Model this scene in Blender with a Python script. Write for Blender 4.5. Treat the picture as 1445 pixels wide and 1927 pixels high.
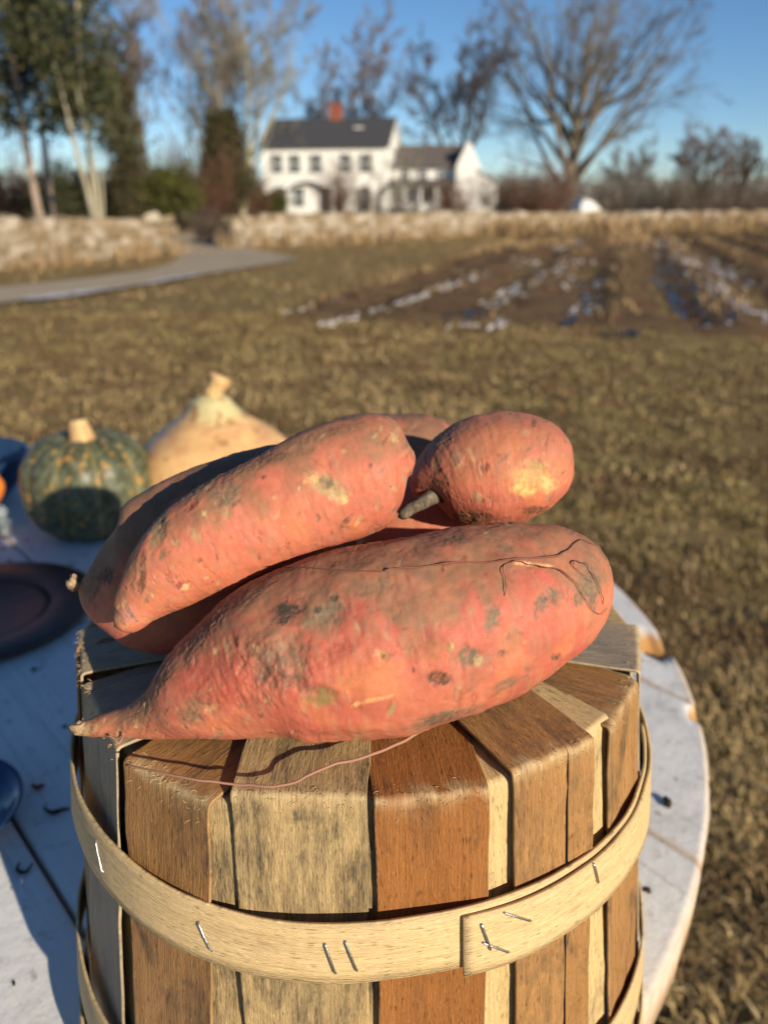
import bpy, math, random
import numpy as np
from mathutils import Vector
from mathutils.bvhtree import BVHTree

for o in list(bpy.data.objects): bpy.data.objects.remove(o)
S = bpy.context.scene
COL = S.collection
R = math.radians
rng = np.random.default_rng(7)

# ------------------------------------------------------------------ camera, sky, sun, exposure
CZ = 1.164                       # lens height above the lawn
PITCH = R(22.0)
FPX = 1446.0                     # focal length in pixels of the 1445 x 1927 photograph
cam_d = bpy.data.cameras.new('camera'); cam = bpy.data.objects.new('camera', cam_d); COL.objects.link(cam)
cam.location = (0, 0, CZ); cam.rotation_euler = (R(90) - PITCH, 0, 0)
cam_d.sensor_fit = 'VERTICAL'; cam_d.sensor_height = 36.0; cam_d.lens = 36.0 * FPX / 1927.0
cam_d.clip_start = 0.02; cam_d.clip_end = 2000
cam_d.dof.use_dof = True; cam_d.dof.focus_distance = 0.285; cam_d.dof.aperture_fstop = cam_d.lens / 3.3
S.camera = cam
SUN_EL, SUN_AZ = R(19.8), R(140.5)       # azimuth clockwise from +Y: behind the camera, to the right
W = bpy.data.worlds.new('World'); S.world = W; W.use_nodes = True
wn = W.node_tree.nodes; bg = wn['Background']
sky = wn.new('ShaderNodeTexSky'); sky.sky_type = 'NISHITA'; sky.sun_disc = False
sky.sun_elevation = SUN_EL; sky.sun_rotation = SUN_AZ; sky.altitude = 1800
sky.air_density = 1.0; sky.dust_density = 0.0; sky.ozone_density = 3.5
hs = wn.new('ShaderNodeHueSaturation'); hs.inputs['Saturation'].default_value = 1.10
W.node_tree.links.new(sky.outputs[0], hs.inputs['Color']); W.node_tree.links.new(hs.outputs[0], bg.inputs[0]); bg.inputs[1].default_value = 0.080
sd = bpy.data.lights.new('sun', 'SUN'); sd.energy = 5.0; sd.angle = R(0.53); sd.color = (1.0, 0.88, 0.69)
sun = bpy.data.objects.new('sun', sd); COL.objects.link(sun)
ldir = Vector((-math.sin(SUN_AZ) * math.cos(SUN_EL), -math.cos(SUN_AZ) * math.cos(SUN_EL), -math.sin(SUN_EL)))
sun.rotation_euler = ldir.to_track_quat('-Z', 'Y').to_euler(); sun.location = (20, -25, 20)
S.view_settings.view_transform = 'Standard'; S.view_settings.look = 'None'
S.view_settings.exposure = 0.50; S.view_settings.gamma = 1.0; S.view_settings.use_curve_mapping = False

# ------------------------------------------------------------------ helpers: measuring
CP, SP = math.cos(PITCH), math.sin(PITCH)
def ray(u, v):
    x = (u - 722.5) / FPX; y = (963.5 - v) / FPX
    return np.array([x, CP + y * SP, -SP + y * CP])
def on_z(u, v, z):
    r = ray(u, v); t = (z - CZ) / r[2]; return np.array([0, 0, CZ]) + r * t
def at_depth(u, v, d): return np.array([0, 0, CZ]) + ray(u, v) * d
def at_y(u, v, Y):
    r = ray(u, v); return np.array([0, 0, CZ]) + r * (Y / r[1])
def proj(P):
    P = np.asarray(P, float); x, y, z = P[..., 0], P[..., 1], P[..., 2] - CZ
    d = y * CP - z * SP; up = y * SP + z * CP
    return 722.5 + FPX * x / d, 963.5 - FPX * up / d, d
def X(u, Y): return (u - 722.5) / FPX / 1.0756 * Y        # metres sideways at distance Y near the horizon

# ------------------------------------------------------------------ helpers: noise
def _hash(ix, iy, iz, seed):
    h = (ix.astype(np.int64) * 374761393 + iy.astype(np.int64) * 668265263 + iz.astype(np.int64) * 2147483647 + seed * 974711) & 0xffffffff
    h = ((h ^ (h >> 13)) * 1274126177) & 0xffffffff
    h = ((h ^ (h >> 16)) * 2246822519) & 0xffffffff
    return ((h ^ (h >> 15)) & 0xffffff) / float(0xffffff)
def vnoise(P, seed=0):
    P = np.asarray(P, float); i = np.floor(P); f = P - i; i = i.astype(np.int64); f = f * f * f * (f * (f * 6 - 15) + 10)
    x, y, z = i[..., 0], i[..., 1], i[..., 2]; r = 0
    for a in (0, 1):
        for b in (0, 1):
            for c in (0, 1):
                w = (f[..., 0] if a else 1 - f[..., 0]) * (f[..., 1] if b else 1 - f[..., 1]) * (f[..., 2] if c else 1 - f[..., 2])
                r = r + w * _hash(x + a, y + b, z + c, seed)
    return r
def fbm(P, oct=4, seed=0, gain=0.5):
    P = np.asarray(P, float); r = 0; a = 1; t = 0
    for k in range(oct):
        r = r + a * vnoise(P * (2.03 ** k) + k * 17.3, seed + k); t += a; a *= gain
    return r / t
def sstep(a, b, x): t = np.clip((x - a) / (b - a), 0, 1); return t * t * (3 - 2 * t)

# ------------------------------------------------------------------ helpers: objects
def tag(o, label=None, cat=None, group=None, kind=None):
    if label: o['label'] = label
    if cat: o['category'] = cat
    if group: o['group'] = group
    if kind: o['kind'] = kind
    return o
def empty(name, loc, label=None, cat=None, group=None, rz=0):
    o = bpy.data.objects.new(name, None); COL.objects.link(o); o.location = loc; o.rotation_euler = (0, 0, rz); o.empty_display_size = 0.05
    return tag(o, label, cat, group)
def mesh(name, V, F, smooth=False):
    m = bpy.data.meshes.new(name); V = np.asarray(V, np.float32).reshape(-1, 3)
    if isinstance(F, np.ndarray):
        n, k = F.shape
        m.vertices.add(len(V)); m.vertices.foreach_set('co', V.ravel())
        m.loops.add(n * k); m.loops.foreach_set('vertex_index', F.astype(np.int32).ravel())
        m.polygons.add(n); m.polygons.foreach_set('loop_start', np.arange(0, n * k, k, dtype=np.int32))
        m.update(calc_edges=True)
    else:
        m.from_pydata([tuple(map(float, v)) for v in V], [], [tuple(map(int, f)) for f in F]); m.update()
    m.validate()
    if smooth: m.polygons.foreach_set('use_smooth', np.ones(len(m.polygons), bool))
    return m
def obj(name, me, mat=None, parent=None, loc=None):
    o = bpy.data.objects.new(name, me); COL.objects.link(o)
    if mat and not me.materials: me.materials.append(mat)
    if parent is not None: o.parent = parent
    if loc is not None: o.location = loc
    return o
def set_col(me, C, name='Col'):
    a = me.color_attributes.new(name, 'FLOAT_COLOR', 'POINT')
    C = np.asarray(C, np.float32)
    if C.shape[1] == 3: C = np.c_[C, np.ones(len(C), np.float32)]
    a.data.foreach_set('color', C.ravel())
def set_uv(me, UVv):                                   # per vertex uv
    l = me.uv_layers.new(name='UVMap'); idx = np.zeros(len(me.loops), np.int32); me.loops.foreach_get('vertex_index', idx)
    l.data.foreach_set('uv', np.asarray(UVv, np.float32)[idx].ravel())
def grid_faces(nu, nv, closed_v=False):
    i = np.arange(nu - 1)[:, None]; j = np.arange(nv if closed_v else nv - 1)[None, :]; j2 = (j + 1) % nv
    return np.stack([(i * nv + j), (i * nv + j2), ((i + 1) * nv + j2), ((i + 1) * nv + j)], -1).reshape(-1, 4)
class MB:                                              # collects boxes and tubes for one mesh
    def __init__(s): s.V = []; s.F = []; s.n = 0
    def add(s, V, F):
        V = np.asarray(V, float).reshape(-1, 3)
        s.F += [tuple(int(i) + s.n for i in f) for f in F]; s.V.append(V); s.n += len(V); return s
    def box(s, x0, x1, y0, y1, z0, z1):
        V = [(x, y, z) for x in (x0, x1) for y in (y0, y1) for z in (z0, z1)]
        return s.add(V, [(0, 1, 3, 2), (4, 6, 7, 5), (0, 4, 5, 1), (2, 3, 7, 6), (0, 2, 6, 4), (1, 5, 7, 3)])
    def prism(s, prof, y0, y1, axis='y'):              # profile of (a, z) extruded along y (or x)
        n = len(prof); f = (lambda a, z, t: (a, t, z)) if axis == 'y' else (lambda a, z, t: (t, a, z))
        V = [f(a, z, y0) for a, z in prof] + [f(a, z, y1) for a, z in prof]
        F = [tuple(range(n))[::-1], tuple(range(n, 2 * n))] + [(i, (i + 1) % n, n + (i + 1) % n, n + i) for i in range(n)]
        return s.add(V, F)
    def mesh(s, name, smooth=False): return mesh(name, np.concatenate(s.V), s.F, smooth)
    def build(s, name, mat, parent=None, smooth=False, loc=None): return obj(name, s.mesh(name, smooth), mat, parent, loc)
def tube_arrays(P, rad, sides=6, cap=True):
    P = np.asarray(P, float); n = len(P); rad = np.broadcast_to(np.asarray(rad, float), (n,))
    T = np.gradient(P, axis=0); T /= np.linalg.norm(T, axis=1)[:, None] + 1e-12
    ref = np.array([0.13, 0.21, 0.97]) if abs(T[:, 2].mean()) < 0.8 else np.array([0.98, 0.12, 0.1])
    A = np.cross(T, ref); A /= np.linalg.norm(A, axis=1)[:, None] + 1e-12; B = np.cross(T, A)
    th = np.arange(sides) / sides * 2 * math.pi
    V = P[:, None] + rad[:, None, None] * (np.cos(th)[None, :, None] * A[:, None] + np.sin(th)[None, :, None] * B[:, None])
    F = [tuple(f) for f in grid_faces(n, sides, True)]
    if cap: F += [tuple(range(sides))[::-1], tuple(range((n - 1) * sides, n * sides))]
    return V.reshape(-1, 3), F
class Tubes:                                           # many tubes, vectorised by point count
    def __init__(s): s.b = {}
    def add(s, P, r, sides=3): s.b.setdefault((len(P), sides), []).append((P, r))
    def mesh(s, name, smooth=True):
        Vs, Fs, n0 = [], [], 0
        for (n, k), L in s.b.items():
            P = np.array([l[0] for l in L], float); r = np.array([np.broadcast_to(l[1], n) for l in L], float)
            T = np.gradient(P, axis=1); T /= np.linalg.norm(T, axis=2)[..., None] + 1e-12
            ref = np.where(np.abs(T[:, :1, 2:3]) < 0.8, np.array([[[0.1, 0.2, 0.97]]]), np.array([[[0.97, 0.2, 0.1]]]))
            A = np.cross(T, np.broadcast_to(ref, T.shape)); A /= np.linalg.norm(A, axis=2)[..., None] + 1e-12; B = np.cross(T, A)
            th = np.arange(k) / k * 2 * math.pi
            V = P[:, :, None] + r[:, :, None, None] * (np.cos(th)[None, None, :, None] * A[:, :, None] + np.sin(th)[None, None, :, None] * B[:, :, None])
            g = grid_faces(n, k, True); F = g[None] + (np.arange(len(L)) * n * k)[:, None, None] + n0
            Vs.append(V.reshape(-1, 3)); Fs.append(F.reshape(-1, 4)); n0 += V.size // 3
        return mesh(name, np.concatenate(Vs), np.concatenate(Fs), smooth)
def catmull(P, n):                                     # smooth interpolation through rows of P, n samples
    P = np.asarray(P, float); m = len(P); Q = np.vstack([2 * P[0] - P[1], P, 2 * P[-1] - P[-2]])
    t = np.linspace(0, m - 1, n); i = np.minimum(t.astype(int), m - 2); f = (t - i)[:, None]
    a, b, c, d = Q[i], Q[i + 1], Q[i + 2], Q[i + 3]
    return 0.5 * (2 * b + (c - a) * f + (2 * a - 5 * b + 4 * c - d) * f ** 2 + (3 * b - a - 3 * c + d) * f ** 3)
def lathe(prof, n=48, mod=None):                       # profile of (r, z) spun about z
    prof = np.asarray(prof, float); th = np.arange(n) / n * 2 * math.pi
    r = np.broadcast_to(prof[:, :1], (len(prof), n)).copy(); z = np.broadcast_to(prof[:, 1:], (len(prof), n)).copy()
    if mod: r, z = mod(r, z, th[None, :])
    V = np.stack([r * np.cos(th), r * np.sin(th), z], -1).reshape(-1, 3)
    return V, grid_faces(len(prof), n, True)
def world_bvh(os):
    V, F, n = [], [], 0
    for o in os:
        me = o.data; v = np.zeros(len(me.vertices) * 3, np.float32); me.vertices.foreach_get('co', v); v = v.reshape(-1, 3)
        off = np.array(o.location) + (np.array(o.parent.location) if o.parent else 0)
        V += [tuple(p) for p in (v + off)]; F += [tuple(i + n for i in p.vertices) for p in me.polygons]; n = len(V)
    return BVHTree.FromPolygons(V, F)
def hit(bvh, u, v):
    d = Vector(ray(u, v)).normalized(); h = bvh.ray_cast(Vector((0, 0, CZ)), d)
    return (np.array(h[0]), np.array(h[1])) if h[0] else (None, None)

# ------------------------------------------------------------------ helpers: materials
class NT:
    def __init__(s, name, rough=0.7, spec=0.3):
        s.m = bpy.data.materials.new(name); s.m.use_nodes = True; s.t = s.m.node_tree; s.b = s.t.nodes['Principled BSDF']
        s.b.inputs['Roughness'].default_value = rough; s.b.inputs['Specular IOR Level'].default_value = spec
    def n(s, kind): return s.t.nodes.new('ShaderNode' + kind)
    def l(s, a, b): s.t.links.new(a, b)
    def put(s, sock, v):
        if hasattr(v, 'links') or hasattr(v, 'is_output'): s.l(v, sock)
        elif isinstance(v, (tuple, list)): sock.default_value = (*v, 1) if len(v) == 3 and sock.type == 'RGBA' else v
        else: sock.default_value = v
    def coord(s, w='Object', scale=(1, 1, 1), rnd=False):
        c = s.n('TexCoord'); mp = s.n('Mapping'); s.l(c.outputs[w], mp.inputs[0]); mp.inputs['Scale'].default_value = scale
        if rnd:
            oi = s.n('ObjectInfo'); cb = s.n('CombineXYZ'); mu = s.n('Math'); mu.operation = 'MULTIPLY'; mu.inputs[1].default_value = 37.0
            s.l(oi.outputs['Random'], mu.inputs[0])
            for k in range(3): s.l(mu.outputs[0], cb.inputs[k])
            s.l(cb.outputs[0], mp.inputs['Location'])
        return mp.outputs[0]
    def noise(s, scale, detail=4, rough=0.55, vec=None, dist=0):
        t = s.n('TexNoise'); t.inputs['Scale'].default_value = scale; t.inputs['Detail'].default_value = detail
        t.inputs['Roughness'].default_value = rough; t.inputs['Distortion'].default_value = dist
        if vec is not None: s.l(vec, t.inputs['Vector'])
        return t.outputs['Fac']
    def ramp(s, fac, stops):
        r = s.n('ValToRGB'); e = r.color_ramp.elements
        while len(e) < len(stops): e.new(0.5)
        for el, (p, c) in zip(e, stops): el.position = p; el.color = (c, c, c, 1) if isinstance(c, (int, float)) else (*c, 1)
        s.l(fac, r.inputs[0]); return r.outputs[0]
    def mix(s, fac, a, b, mode='MIX'):
        x = s.n('Mix'); x.data_type = 'RGBA'; x.blend_type = mode
        s.put(x.inputs[0], fac); s.put(x.inputs[6], a); s.put(x.inputs[7], b); return x.outputs[2]
    def math(s, op, a, b=0.0):
        x = s.n('Math'); x.operation = op; s.put(x.inputs[0], a); s.put(x.inputs[1], b); return x.outputs[0]
    def attr(s, name='Col'): a = s.n('Attribute'); a.attribute_name = name; return a.outputs['Color']
    def col(s, c): s.put(s.b.inputs['Base Color'], c); return s
    def rough(s, c): s.put(s.b.inputs['Roughness'], c); return s
    def bump(s, h, strength=0.4, dist=0.002):
        x = s.n('Bump'); x.inputs['Strength'].default_value = strength; x.inputs['Distance'].default_value = dist
        s.l(h, x.inputs['Height']); s.l(x.outputs[0], s.b.inputs['Normal']); return s

def plain(name, c, rough=0.7, spec=0.3, var=0.25, scale=8, metal=0):
    k = NT(name, rough, spec); k.b.inputs['Metallic'].default_value = metal
    f = k.noise(scale, 5, 0.6, k.coord('Object', rnd=True))
    k.col(k.mix(f, tuple(x * (1 - var) for x in c), tuple(min(1, x * (1 + var)) for x in c))); k.bump(f, 0.15, 0.01); return k.m

def wood(name, c1, c2, stain=0.0, stainc=(0.035, 0.03, 0.025), pale=(0.5, 0.36, 0.19), grey=0.0):
    k = NT(name, 0.62, 0.25)
    uv = lambda su, sv: k.coord('UV', (su, sv, 1), True)
    big = k.noise(1, 4, 0.6, uv(45, 7), 0.6); streak = k.noise(1, 6, 0.65, uv(420, 9)); fib = k.noise(1, 3, 0.6, uv(1900, 70)); pore = k.noise(1, 2, 0.5, uv(1500, 190))
    c = k.mix(k.ramp(big, [(0.3, 0.0), (0.7, 1.0)]), c1, c2)
    c = k.mix(k.ramp(streak, [(0.35, 0.0), (0.75, 0.55)]), c, tuple(x * 0.55 for x in c1))
    c = k.mix(k.ramp(fib, [(0.45, 0.0), (0.8, 0.4)]), c, tuple(min(1, x * 1.5) for x in c2))
    c = k.mix(k.ramp(pore, [(0.60, 0.0), (0.70, 0.75)]), c, tuple(x * 0.30 for x in c1))
    dash = k.noise(1, 2, 0.6, uv(2600, 330)); c = k.mix(k.ramp(dash, [(0.60, 0.0), (0.72, 0.55)]), c, tuple(min(1, x * 1.7) for x in c2))
    gr = k.noise(1, 6, 0.7, uv(90, 45), 0.4); c = k.mix(k.ramp(gr, [(0.54, 0.0), (0.80, 0.18 + 0.5 * grey)]), c, (0.17, 0.135, 0.10))
    if stain > 0:
        s1 = k.noise(1, 5, 0.65, uv(55, 22), 0.8); s2 = k.noise(1, 5, 0.75, uv(420, 60))
        a = k.math('MULTIPLY', k.ramp(s1, [(0.62 - 0.3 * stain, 0.0), (0.80 - 0.2 * stain, 1.0)]), k.ramp(s2, [(0.32, 0.15), (0.62, 0.95)]))
        c = k.mix(a, c, stainc)
    if grey > 0:
        g = k.noise(1, 4, 0.6, uv(30, 12)); c = k.mix(k.ramp(g, [(0.3, 0.0), (0.75, grey)]), c, (0.24, 0.215, 0.185))
    w = k.attr('Wear'); c = k.mix(k.math('MULTIPLY', w, k.ramp(fib, [(0.3, 0.35), (0.6, 1.0)])), c, pale)
    k.col(c)
    hgt = k.math('ADD', k.math('MULTIPLY', fib, 0.6), k.math('ADD', streak, k.math('MULTIPLY', pore, -0.5)))
    k.bump(k.math('ADD', hgt, k.math('MULTIPLY', dash, 0.7)), 0.8, 0.0007); return k.m

M = {}
M['wood_brown'] = wood('brown_veneer', (0.255, 0.122, 0.040), (0.37, 0.195, 0.072), 0.46)
M['wood_dark'] = wood('dark_brown_veneer', (0.225, 0.082, 0.020), (0.305, 0.122, 0.034), 0.22)
M['wood_tan'] = wood('tan_veneer', (0.38, 0.235, 0.105), (0.50, 0.335, 0.165), 0.25)
M['wood_stained'] = wood('mildewed_pale_veneer', (0.43, 0.285, 0.125), (0.54, 0.385, 0.185), 0.95, (0.045, 0.038, 0.03))
M['wood_pale'] = wood('pale_veneer', (0.50, 0.345, 0.15), (0.60, 0.43, 0.205), 0.42, (0.13, 0.10, 0.065))
M['wood_grey'] = wood('weathered_grey_veneer', (0.30, 0.225, 0.135), (0.42, 0.33, 0.21), 0.45, (0.06, 0.05, 0.04), grey=0.7)
M['wood_hoop'] = wood('pale_hoop_veneer', (0.57, 0.395, 0.185), (0.65, 0.465, 0.24), 0.10, (0.30, 0.19, 0.10))
M['staple'] = plain('staple_steel', (0.55, 0.55, 0.56), 0.35, 0.5, 0.1, 200, metal=1)

k = NT('sweet_potato_skin', 0.62, 0.3)                 # colour is measured into the skin, grain comes from nodes
oc = k.coord('Object'); f1 = k.noise(900, 4, 0.7, oc); f2 = k.noise(260, 5, 0.65, oc); f3 = k.noise(2600, 2, 0.6, oc)
c = k.attr('Col'); c = k.mix(k.ramp(f1, [(0.35, 0.0), (0.7, 0.35)]), c, (1.18, 1.16, 1.14), 'MULTIPLY')
c = k.mix(k.ramp(f2, [(0.46, 0.0), (0.76, 0.35)]), c, (0.78, 0.68, 0.60), 'MULTIPLY')
c = k.mix(k.ramp(f3, [(0.58, 0.0), (0.74, 0.30)]), c, (0.52, 0.34, 0.20)); k.col(c)
k.rough(k.ramp(f2, [(0.3, 0.52), (0.7, 0.76)]))
k.bump(k.math('ADD', k.math('MULTIPLY', f2, 0.5), k.math('ADD', f1, k.math('MULTIPLY', f3, 0.5))), 0.24, 0.0005); M['potato'] = k.m
k = NT('root_fibre', 0.7, 0.2); k.col(k.mix(k.noise(300, 3), (0.09, 0.025, 0.02), (0.26, 0.12, 0.08))); M['root'] = k.m
k = NT('pale_root_fibre', 0.7, 0.2); k.col(k.mix(k.noise(200, 3), (0.22, 0.10, 0.07), (0.40, 0.22, 0.15))); M['root_pale'] = k.m
k = NT('dry_stem', 0.85, 0.15); f = k.noise(260, 5, 0.7, k.coord('Object', (1, 1, 0.5))); k.col(k.ramp(f, [(0.3, (0.03, 0.024, 0.018)), (0.55, (0.14, 0.11, 0.075)), (0.75, (0.32, 0.26, 0.19))])); k.bump(f, 0.8, 0.002); M['stem'] = k.m
k = NT('corky_stub', 0.85, 0.15); f = k.noise(420, 5, 0.7, k.coord('Object')); k.col(k.ramp(f, [(0.3, (0.16, 0.09, 0.05)), (0.6, (0.45, 0.32, 0.19)), (0.8, (0.58, 0.45, 0.28))])); k.bump(f, 0.8, 0.002); M['stub'] = k.m
k = NT('squash_skin', 0.42, 0.4); f = k.noise(120, 4, 0.6, k.coord('Object')); k.col(k.mix(k.ramp(f, [(0.35, 0.0), (0.7, 0.4)]), k.attr('Col'), (0.7, 0.66, 0.6), 'MULTIPLY')); k.bump(f, 0.25, 0.002); M['squash'] = k.m
k = NT('squash_stem', 0.8, 0.2); f = k.noise(90, 5, 0.65, k.coord('Object', (1, 1, 0.35))); k.col(k.ramp(f, [(0.3, (0.36, 0.20, 0.08)), (0.7, (0.66, 0.46, 0.22))])); k.bump(f, 0.6, 0.004); M['squash_stem'] = k.m

k = NT('white_painted_boards', 0.55, 0.3)              # chalky white paint, scuffed, with soil
oc = k.coord('Object'); f1 = k.noise(7, 6, 0.65, oc, 0.5); f2 = k.noise(60, 5, 0.7, oc); f3 = k.noise(22, 5, 0.7, oc, 1.0)
c = k.mix(k.ramp(f1, [(0.35, 0.0), (0.7, 0.6)]), (0.74, 0.725, 0.70), (0.60, 0.58, 0.55))
c = k.mix(k.ramp(f3, [(0.60, 0.0), (0.72, 0.6)]), c, (0.30, 0.27, 0.24)); c = k.mix(k.ramp(f2, [(0.60, 0.0), (0.70, 0.55)]), c, (0.16, 0.13, 0.10))
mp = k.n('Mapping'); tc = k.n('TexCoord'); k.l(tc.outputs['Object'], mp.inputs[0]); mp.inputs['Rotation'].default_value = (0, 0, R(47.8)); mp2 = k.n('Mapping'); k.l(mp.outputs[0], mp2.inputs[0]); mp2.inputs['Scale'].default_value = (5, 170, 1)
gn = k.noise(1, 5, 0.7, mp2.outputs[0], 0.3); c = k.mix(k.ramp(gn, [(0.55, 0.0), (0.70, 0.55)]), c, (0.36, 0.33, 0.30)); sc_ = k.noise(3.2, 6, 0.75, oc, 1.5); c = k.mix(k.ramp(sc_, [(0.54, 0.0), (0.66, 0.45)]), c, (0.34, 0.315, 0.29))
w = k.attr('Wear'); c = k.mix(k.math('MULTIPLY', w, k.ramp(f2, [(0.25, 0.55), (0.5, 1.0)])), c, k.mix(f1, (0.52, 0.25, 0.07), (0.46, 0.27, 0.11)))
k.col(c); k.bump(k.math('ADD', f2, k.math('ADD', f3, gn)), 0.4, 0.002); M['table'] = k.m
M['table_wood'] = plain('rough_spool_wood', (0.30, 0.24, 0.17), 0.85, 0.2, 0.4, 30)
def glass(name, c, rough=0.08, tr=0.85):
    k = NT(name, rough, 0.5); k.b.inputs['Transmission Weight'].default_value = tr; k.b.inputs['IOR'].default_value = 1.45
    f = k.noise(40, 3, 0.5, k.coord('Object')); k.col(k.mix(f, c, tuple(min(1, x * 1.15) for x in c))); return k.m
M['glass_blue'] = glass('blue_glass', (0.035, 0.085, 0.20), 0.12, 0.6)
M['glass_clear'] = glass('clear_glass', (0.82, 0.90, 0.84))
M['glass_orange'] = plain('orange_glaze', (0.72, 0.20, 0.03), 0.25, 0.5, 0.15, 30)
M['dish'] = plain('dark_brown_dish', (0.055, 0.032, 0.028), 0.45, 0.4, 0.5, 40)
M['debris'] = plain('dark_debris', (0.045, 0.035, 0.028), 0.9, 0.1, 0.4, 200)
M['red_leaf'] = plain('dry_red_leaf', (0.22, 0.05, 0.03), 0.8, 0.2, 0.4, 200)

# lawn, field, drive
k = NT('winter_lawn', 0.95, 0.05); oc = k.coord('Object')
g1 = k.noise(0.9, 6, 0.6, oc, 0.5); g2 = k.noise(9, 6, 0.7, oc); g3 = k.noise(0.12, 3, 0.5, oc); g4 = k.noise(40, 4, 0.7, oc)
c = k.ramp(g1, [(0.3, (0.20, 0.125, 0.062)), (0.48, (0.29, 0.200, 0.090)), (0.62, (0.25, 0.185, 0.075)), (0.75, (0.38, 0.265, 0.13))])
c = k.mix(k.ramp(g2, [(0.35, 0.0), (0.75, 0.75)]), c, (0.26, 0.195, 0.10)); c = k.mix(k.ramp(g4, [(0.55, 0.0), (0.8, 0.5)]), c, (0.07, 0.05, 0.025))
k.col(c); k.bump(k.math('ADD', g2, g4), 1.0, 0.05); M['lawn'] = k.m
k = NT('tilled_soil', 0.95, 0.05); oc = k.coord('Object'); g1 = k.noise(1.4, 6, 0.7, oc, 0.6); g2 = k.noise(14, 5, 0.7, oc)
c = k.ramp(g1, [(0.3, (0.095, 0.055, 0.034)), (0.47, (0.145, 0.088, 0.050)), (0.60, (0.17, 0.115, 0.058)), (0.75, (0.28, 0.19, 0.10))])
k.col(k.mix(k.ramp(g2, [(0.45, 0.0), (0.8, 0.7)]), c, (0.08, 0.05, 0.03))); k.bump(g2, 1.0, 0.05); M['soil'] = k.m
k = NT('drive_gravel', 0.95, 0.1); oc = k.coord('Object'); g1 = k.noise(1.2, 5, 0.6, oc); g2 = k.noise(30, 4, 0.7, oc)
k.col(k.mix(g2, k.mix(g1, (0.32, 0.255, 0.18), (0.44, 0.36, 0.265)), (0.38, 0.31, 0.225))); k.bump(g2, 0.8, 0.02); M['gravel'] = k.m
k = NT('thin_snow', 0.6, 0.3); f = k.noise(6, 5, 0.6, k.coord('Object')); k.col(k.ramp(k.noise(9, 6, 0.75, k.coord('Object')), [(0.38, (0.20, 0.16, 0.12)), (0.52, (0.52, 0.50, 0.50)), (0.68, (0.80, 0.80, 0.82))])); M['snow'] = k.m
k = NT('wet_plastic_mulch', 0.28, 0.5); f = k.noise(5, 4, 0.6, k.coord('Object')); k.col((0.012, 0.014, 0.02)); k.bump(f, 0.6, 0.05); M['mulch'] = k.m
def attr_mat(name, rough=0.85, trans=0.0):
    k = NT(name, rough, 0.15); k.col(k.attr('Col'))
    if trans: k.b.inputs['Transmission Weight'].default_value = 0
    return k.m
M['grass'] = attr_mat('grass_blades'); M['needles'] = attr_mat('needle_foliage')
def stone(name, c1, c2, c3):
    k = NT(name, 0.9, 0.15); oc = k.coord('Object', rnd=True); f = k.noise(5, 6, 0.65, oc); f2 = k.noise(30, 4, 0.7, oc)
    oi = k.n('ObjectInfo'); c = k.mix(k.ramp(f, [(0.35, 0.0), (0.7, 1.0)]), c1, c2); c = k.mix(k.ramp(oi.outputs['Random'], [(0.3, 0.0), (0.9, 0.8)]), c, c3)
    k.col(c); k.bump(f2, 0.8, 0.03); return k.m
M['stone'] = stone('field_stone', (0.20, 0.145, 0.085), (0.36, 0.27, 0.165), (0.50, 0.43, 0.34))
M['stone_core'] = plain('wall_core_rubble', (0.16, 0.12, 0.08), 0.95, 0.1, 0.4, 6)
def bark(name, c1, c2, sc=5):
    k = NT(name, 0.9, 0.1); f = k.noise(sc, 5, 0.65, k.coord('Object', (1, 1, 0.3))); k.col(k.mix(k.ramp(f, [(0.35, 0.0), (0.65, 1.0)]), c1, c2)); k.bump(f, 0.8, 0.04); return k.m
M['bark_grey'] = bark('grey_bark', (0.11, 0.09, 0.07), (0.20, 0.17, 0.125))
M['bark_pale'] = bark('pale_bark', (0.24, 0.215, 0.15), (0.42, 0.375, 0.27))
M['bark_pink'] = bark('pinkish_bark', (0.24, 0.175, 0.135), (0.36, 0.28, 0.22))
M['bark_dark'] = bark('dark_bark', (0.07, 0.055, 0.045), (0.13, 0.105, 0.08))
M['twig_grey'] = bark('grey_twigs', (0.125, 0.115, 0.10), (0.19, 0.175, 0.15))
M['twig_mauve'] = bark('mauve_twigs', (0.155, 0.125, 0.118), (0.23, 0.19, 0.18))
M['twig_gold'] = bark('golden_twigs', (0.19, 0.17, 0.13), (0.28, 0.25, 0.19))
M['twig_dark'] = bark('dark_twigs', (0.075, 0.058, 0.048), (0.13, 0.10, 0.08))
M['twig_russet'] = bark('russet_twigs', (0.095, 0.045, 0.03), (0.16, 0.085, 0.055))
M['clap'] = plain('white_clapboard', (0.78, 0.76, 0.71), 0.6, 0.3, 0.06, 2)
M['trim'] = plain('white_trim', (0.80, 0.79, 0.76), 0.5, 0.3, 0.04, 2)
M['roof'] = plain('dark_roof_shingle', (0.055, 0.055, 0.06), 0.85, 0.2, 0.3, 4)
M['roof_brown'] = plain('brown_roof_shingle', (0.11, 0.095, 0.085), 0.85, 0.2, 0.3, 4)
M['brick'] = plain('red_chimney_brick', (0.24, 0.075, 0.045), 0.9, 0.2, 0.35, 5)
M['pane'] = plain('dark_window_glass', (0.05, 0.06, 0.06), 0.1, 0.6, 0.2, 3)
M['door'] = plain('dark_door', (0.05, 0.045, 0.04), 0.5, 0.3, 0.2, 3)
M['boulder'] = plain('white_boulder', (0.70, 0.68, 0.66), 0.9, 0.1, 0.15, 3)

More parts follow.
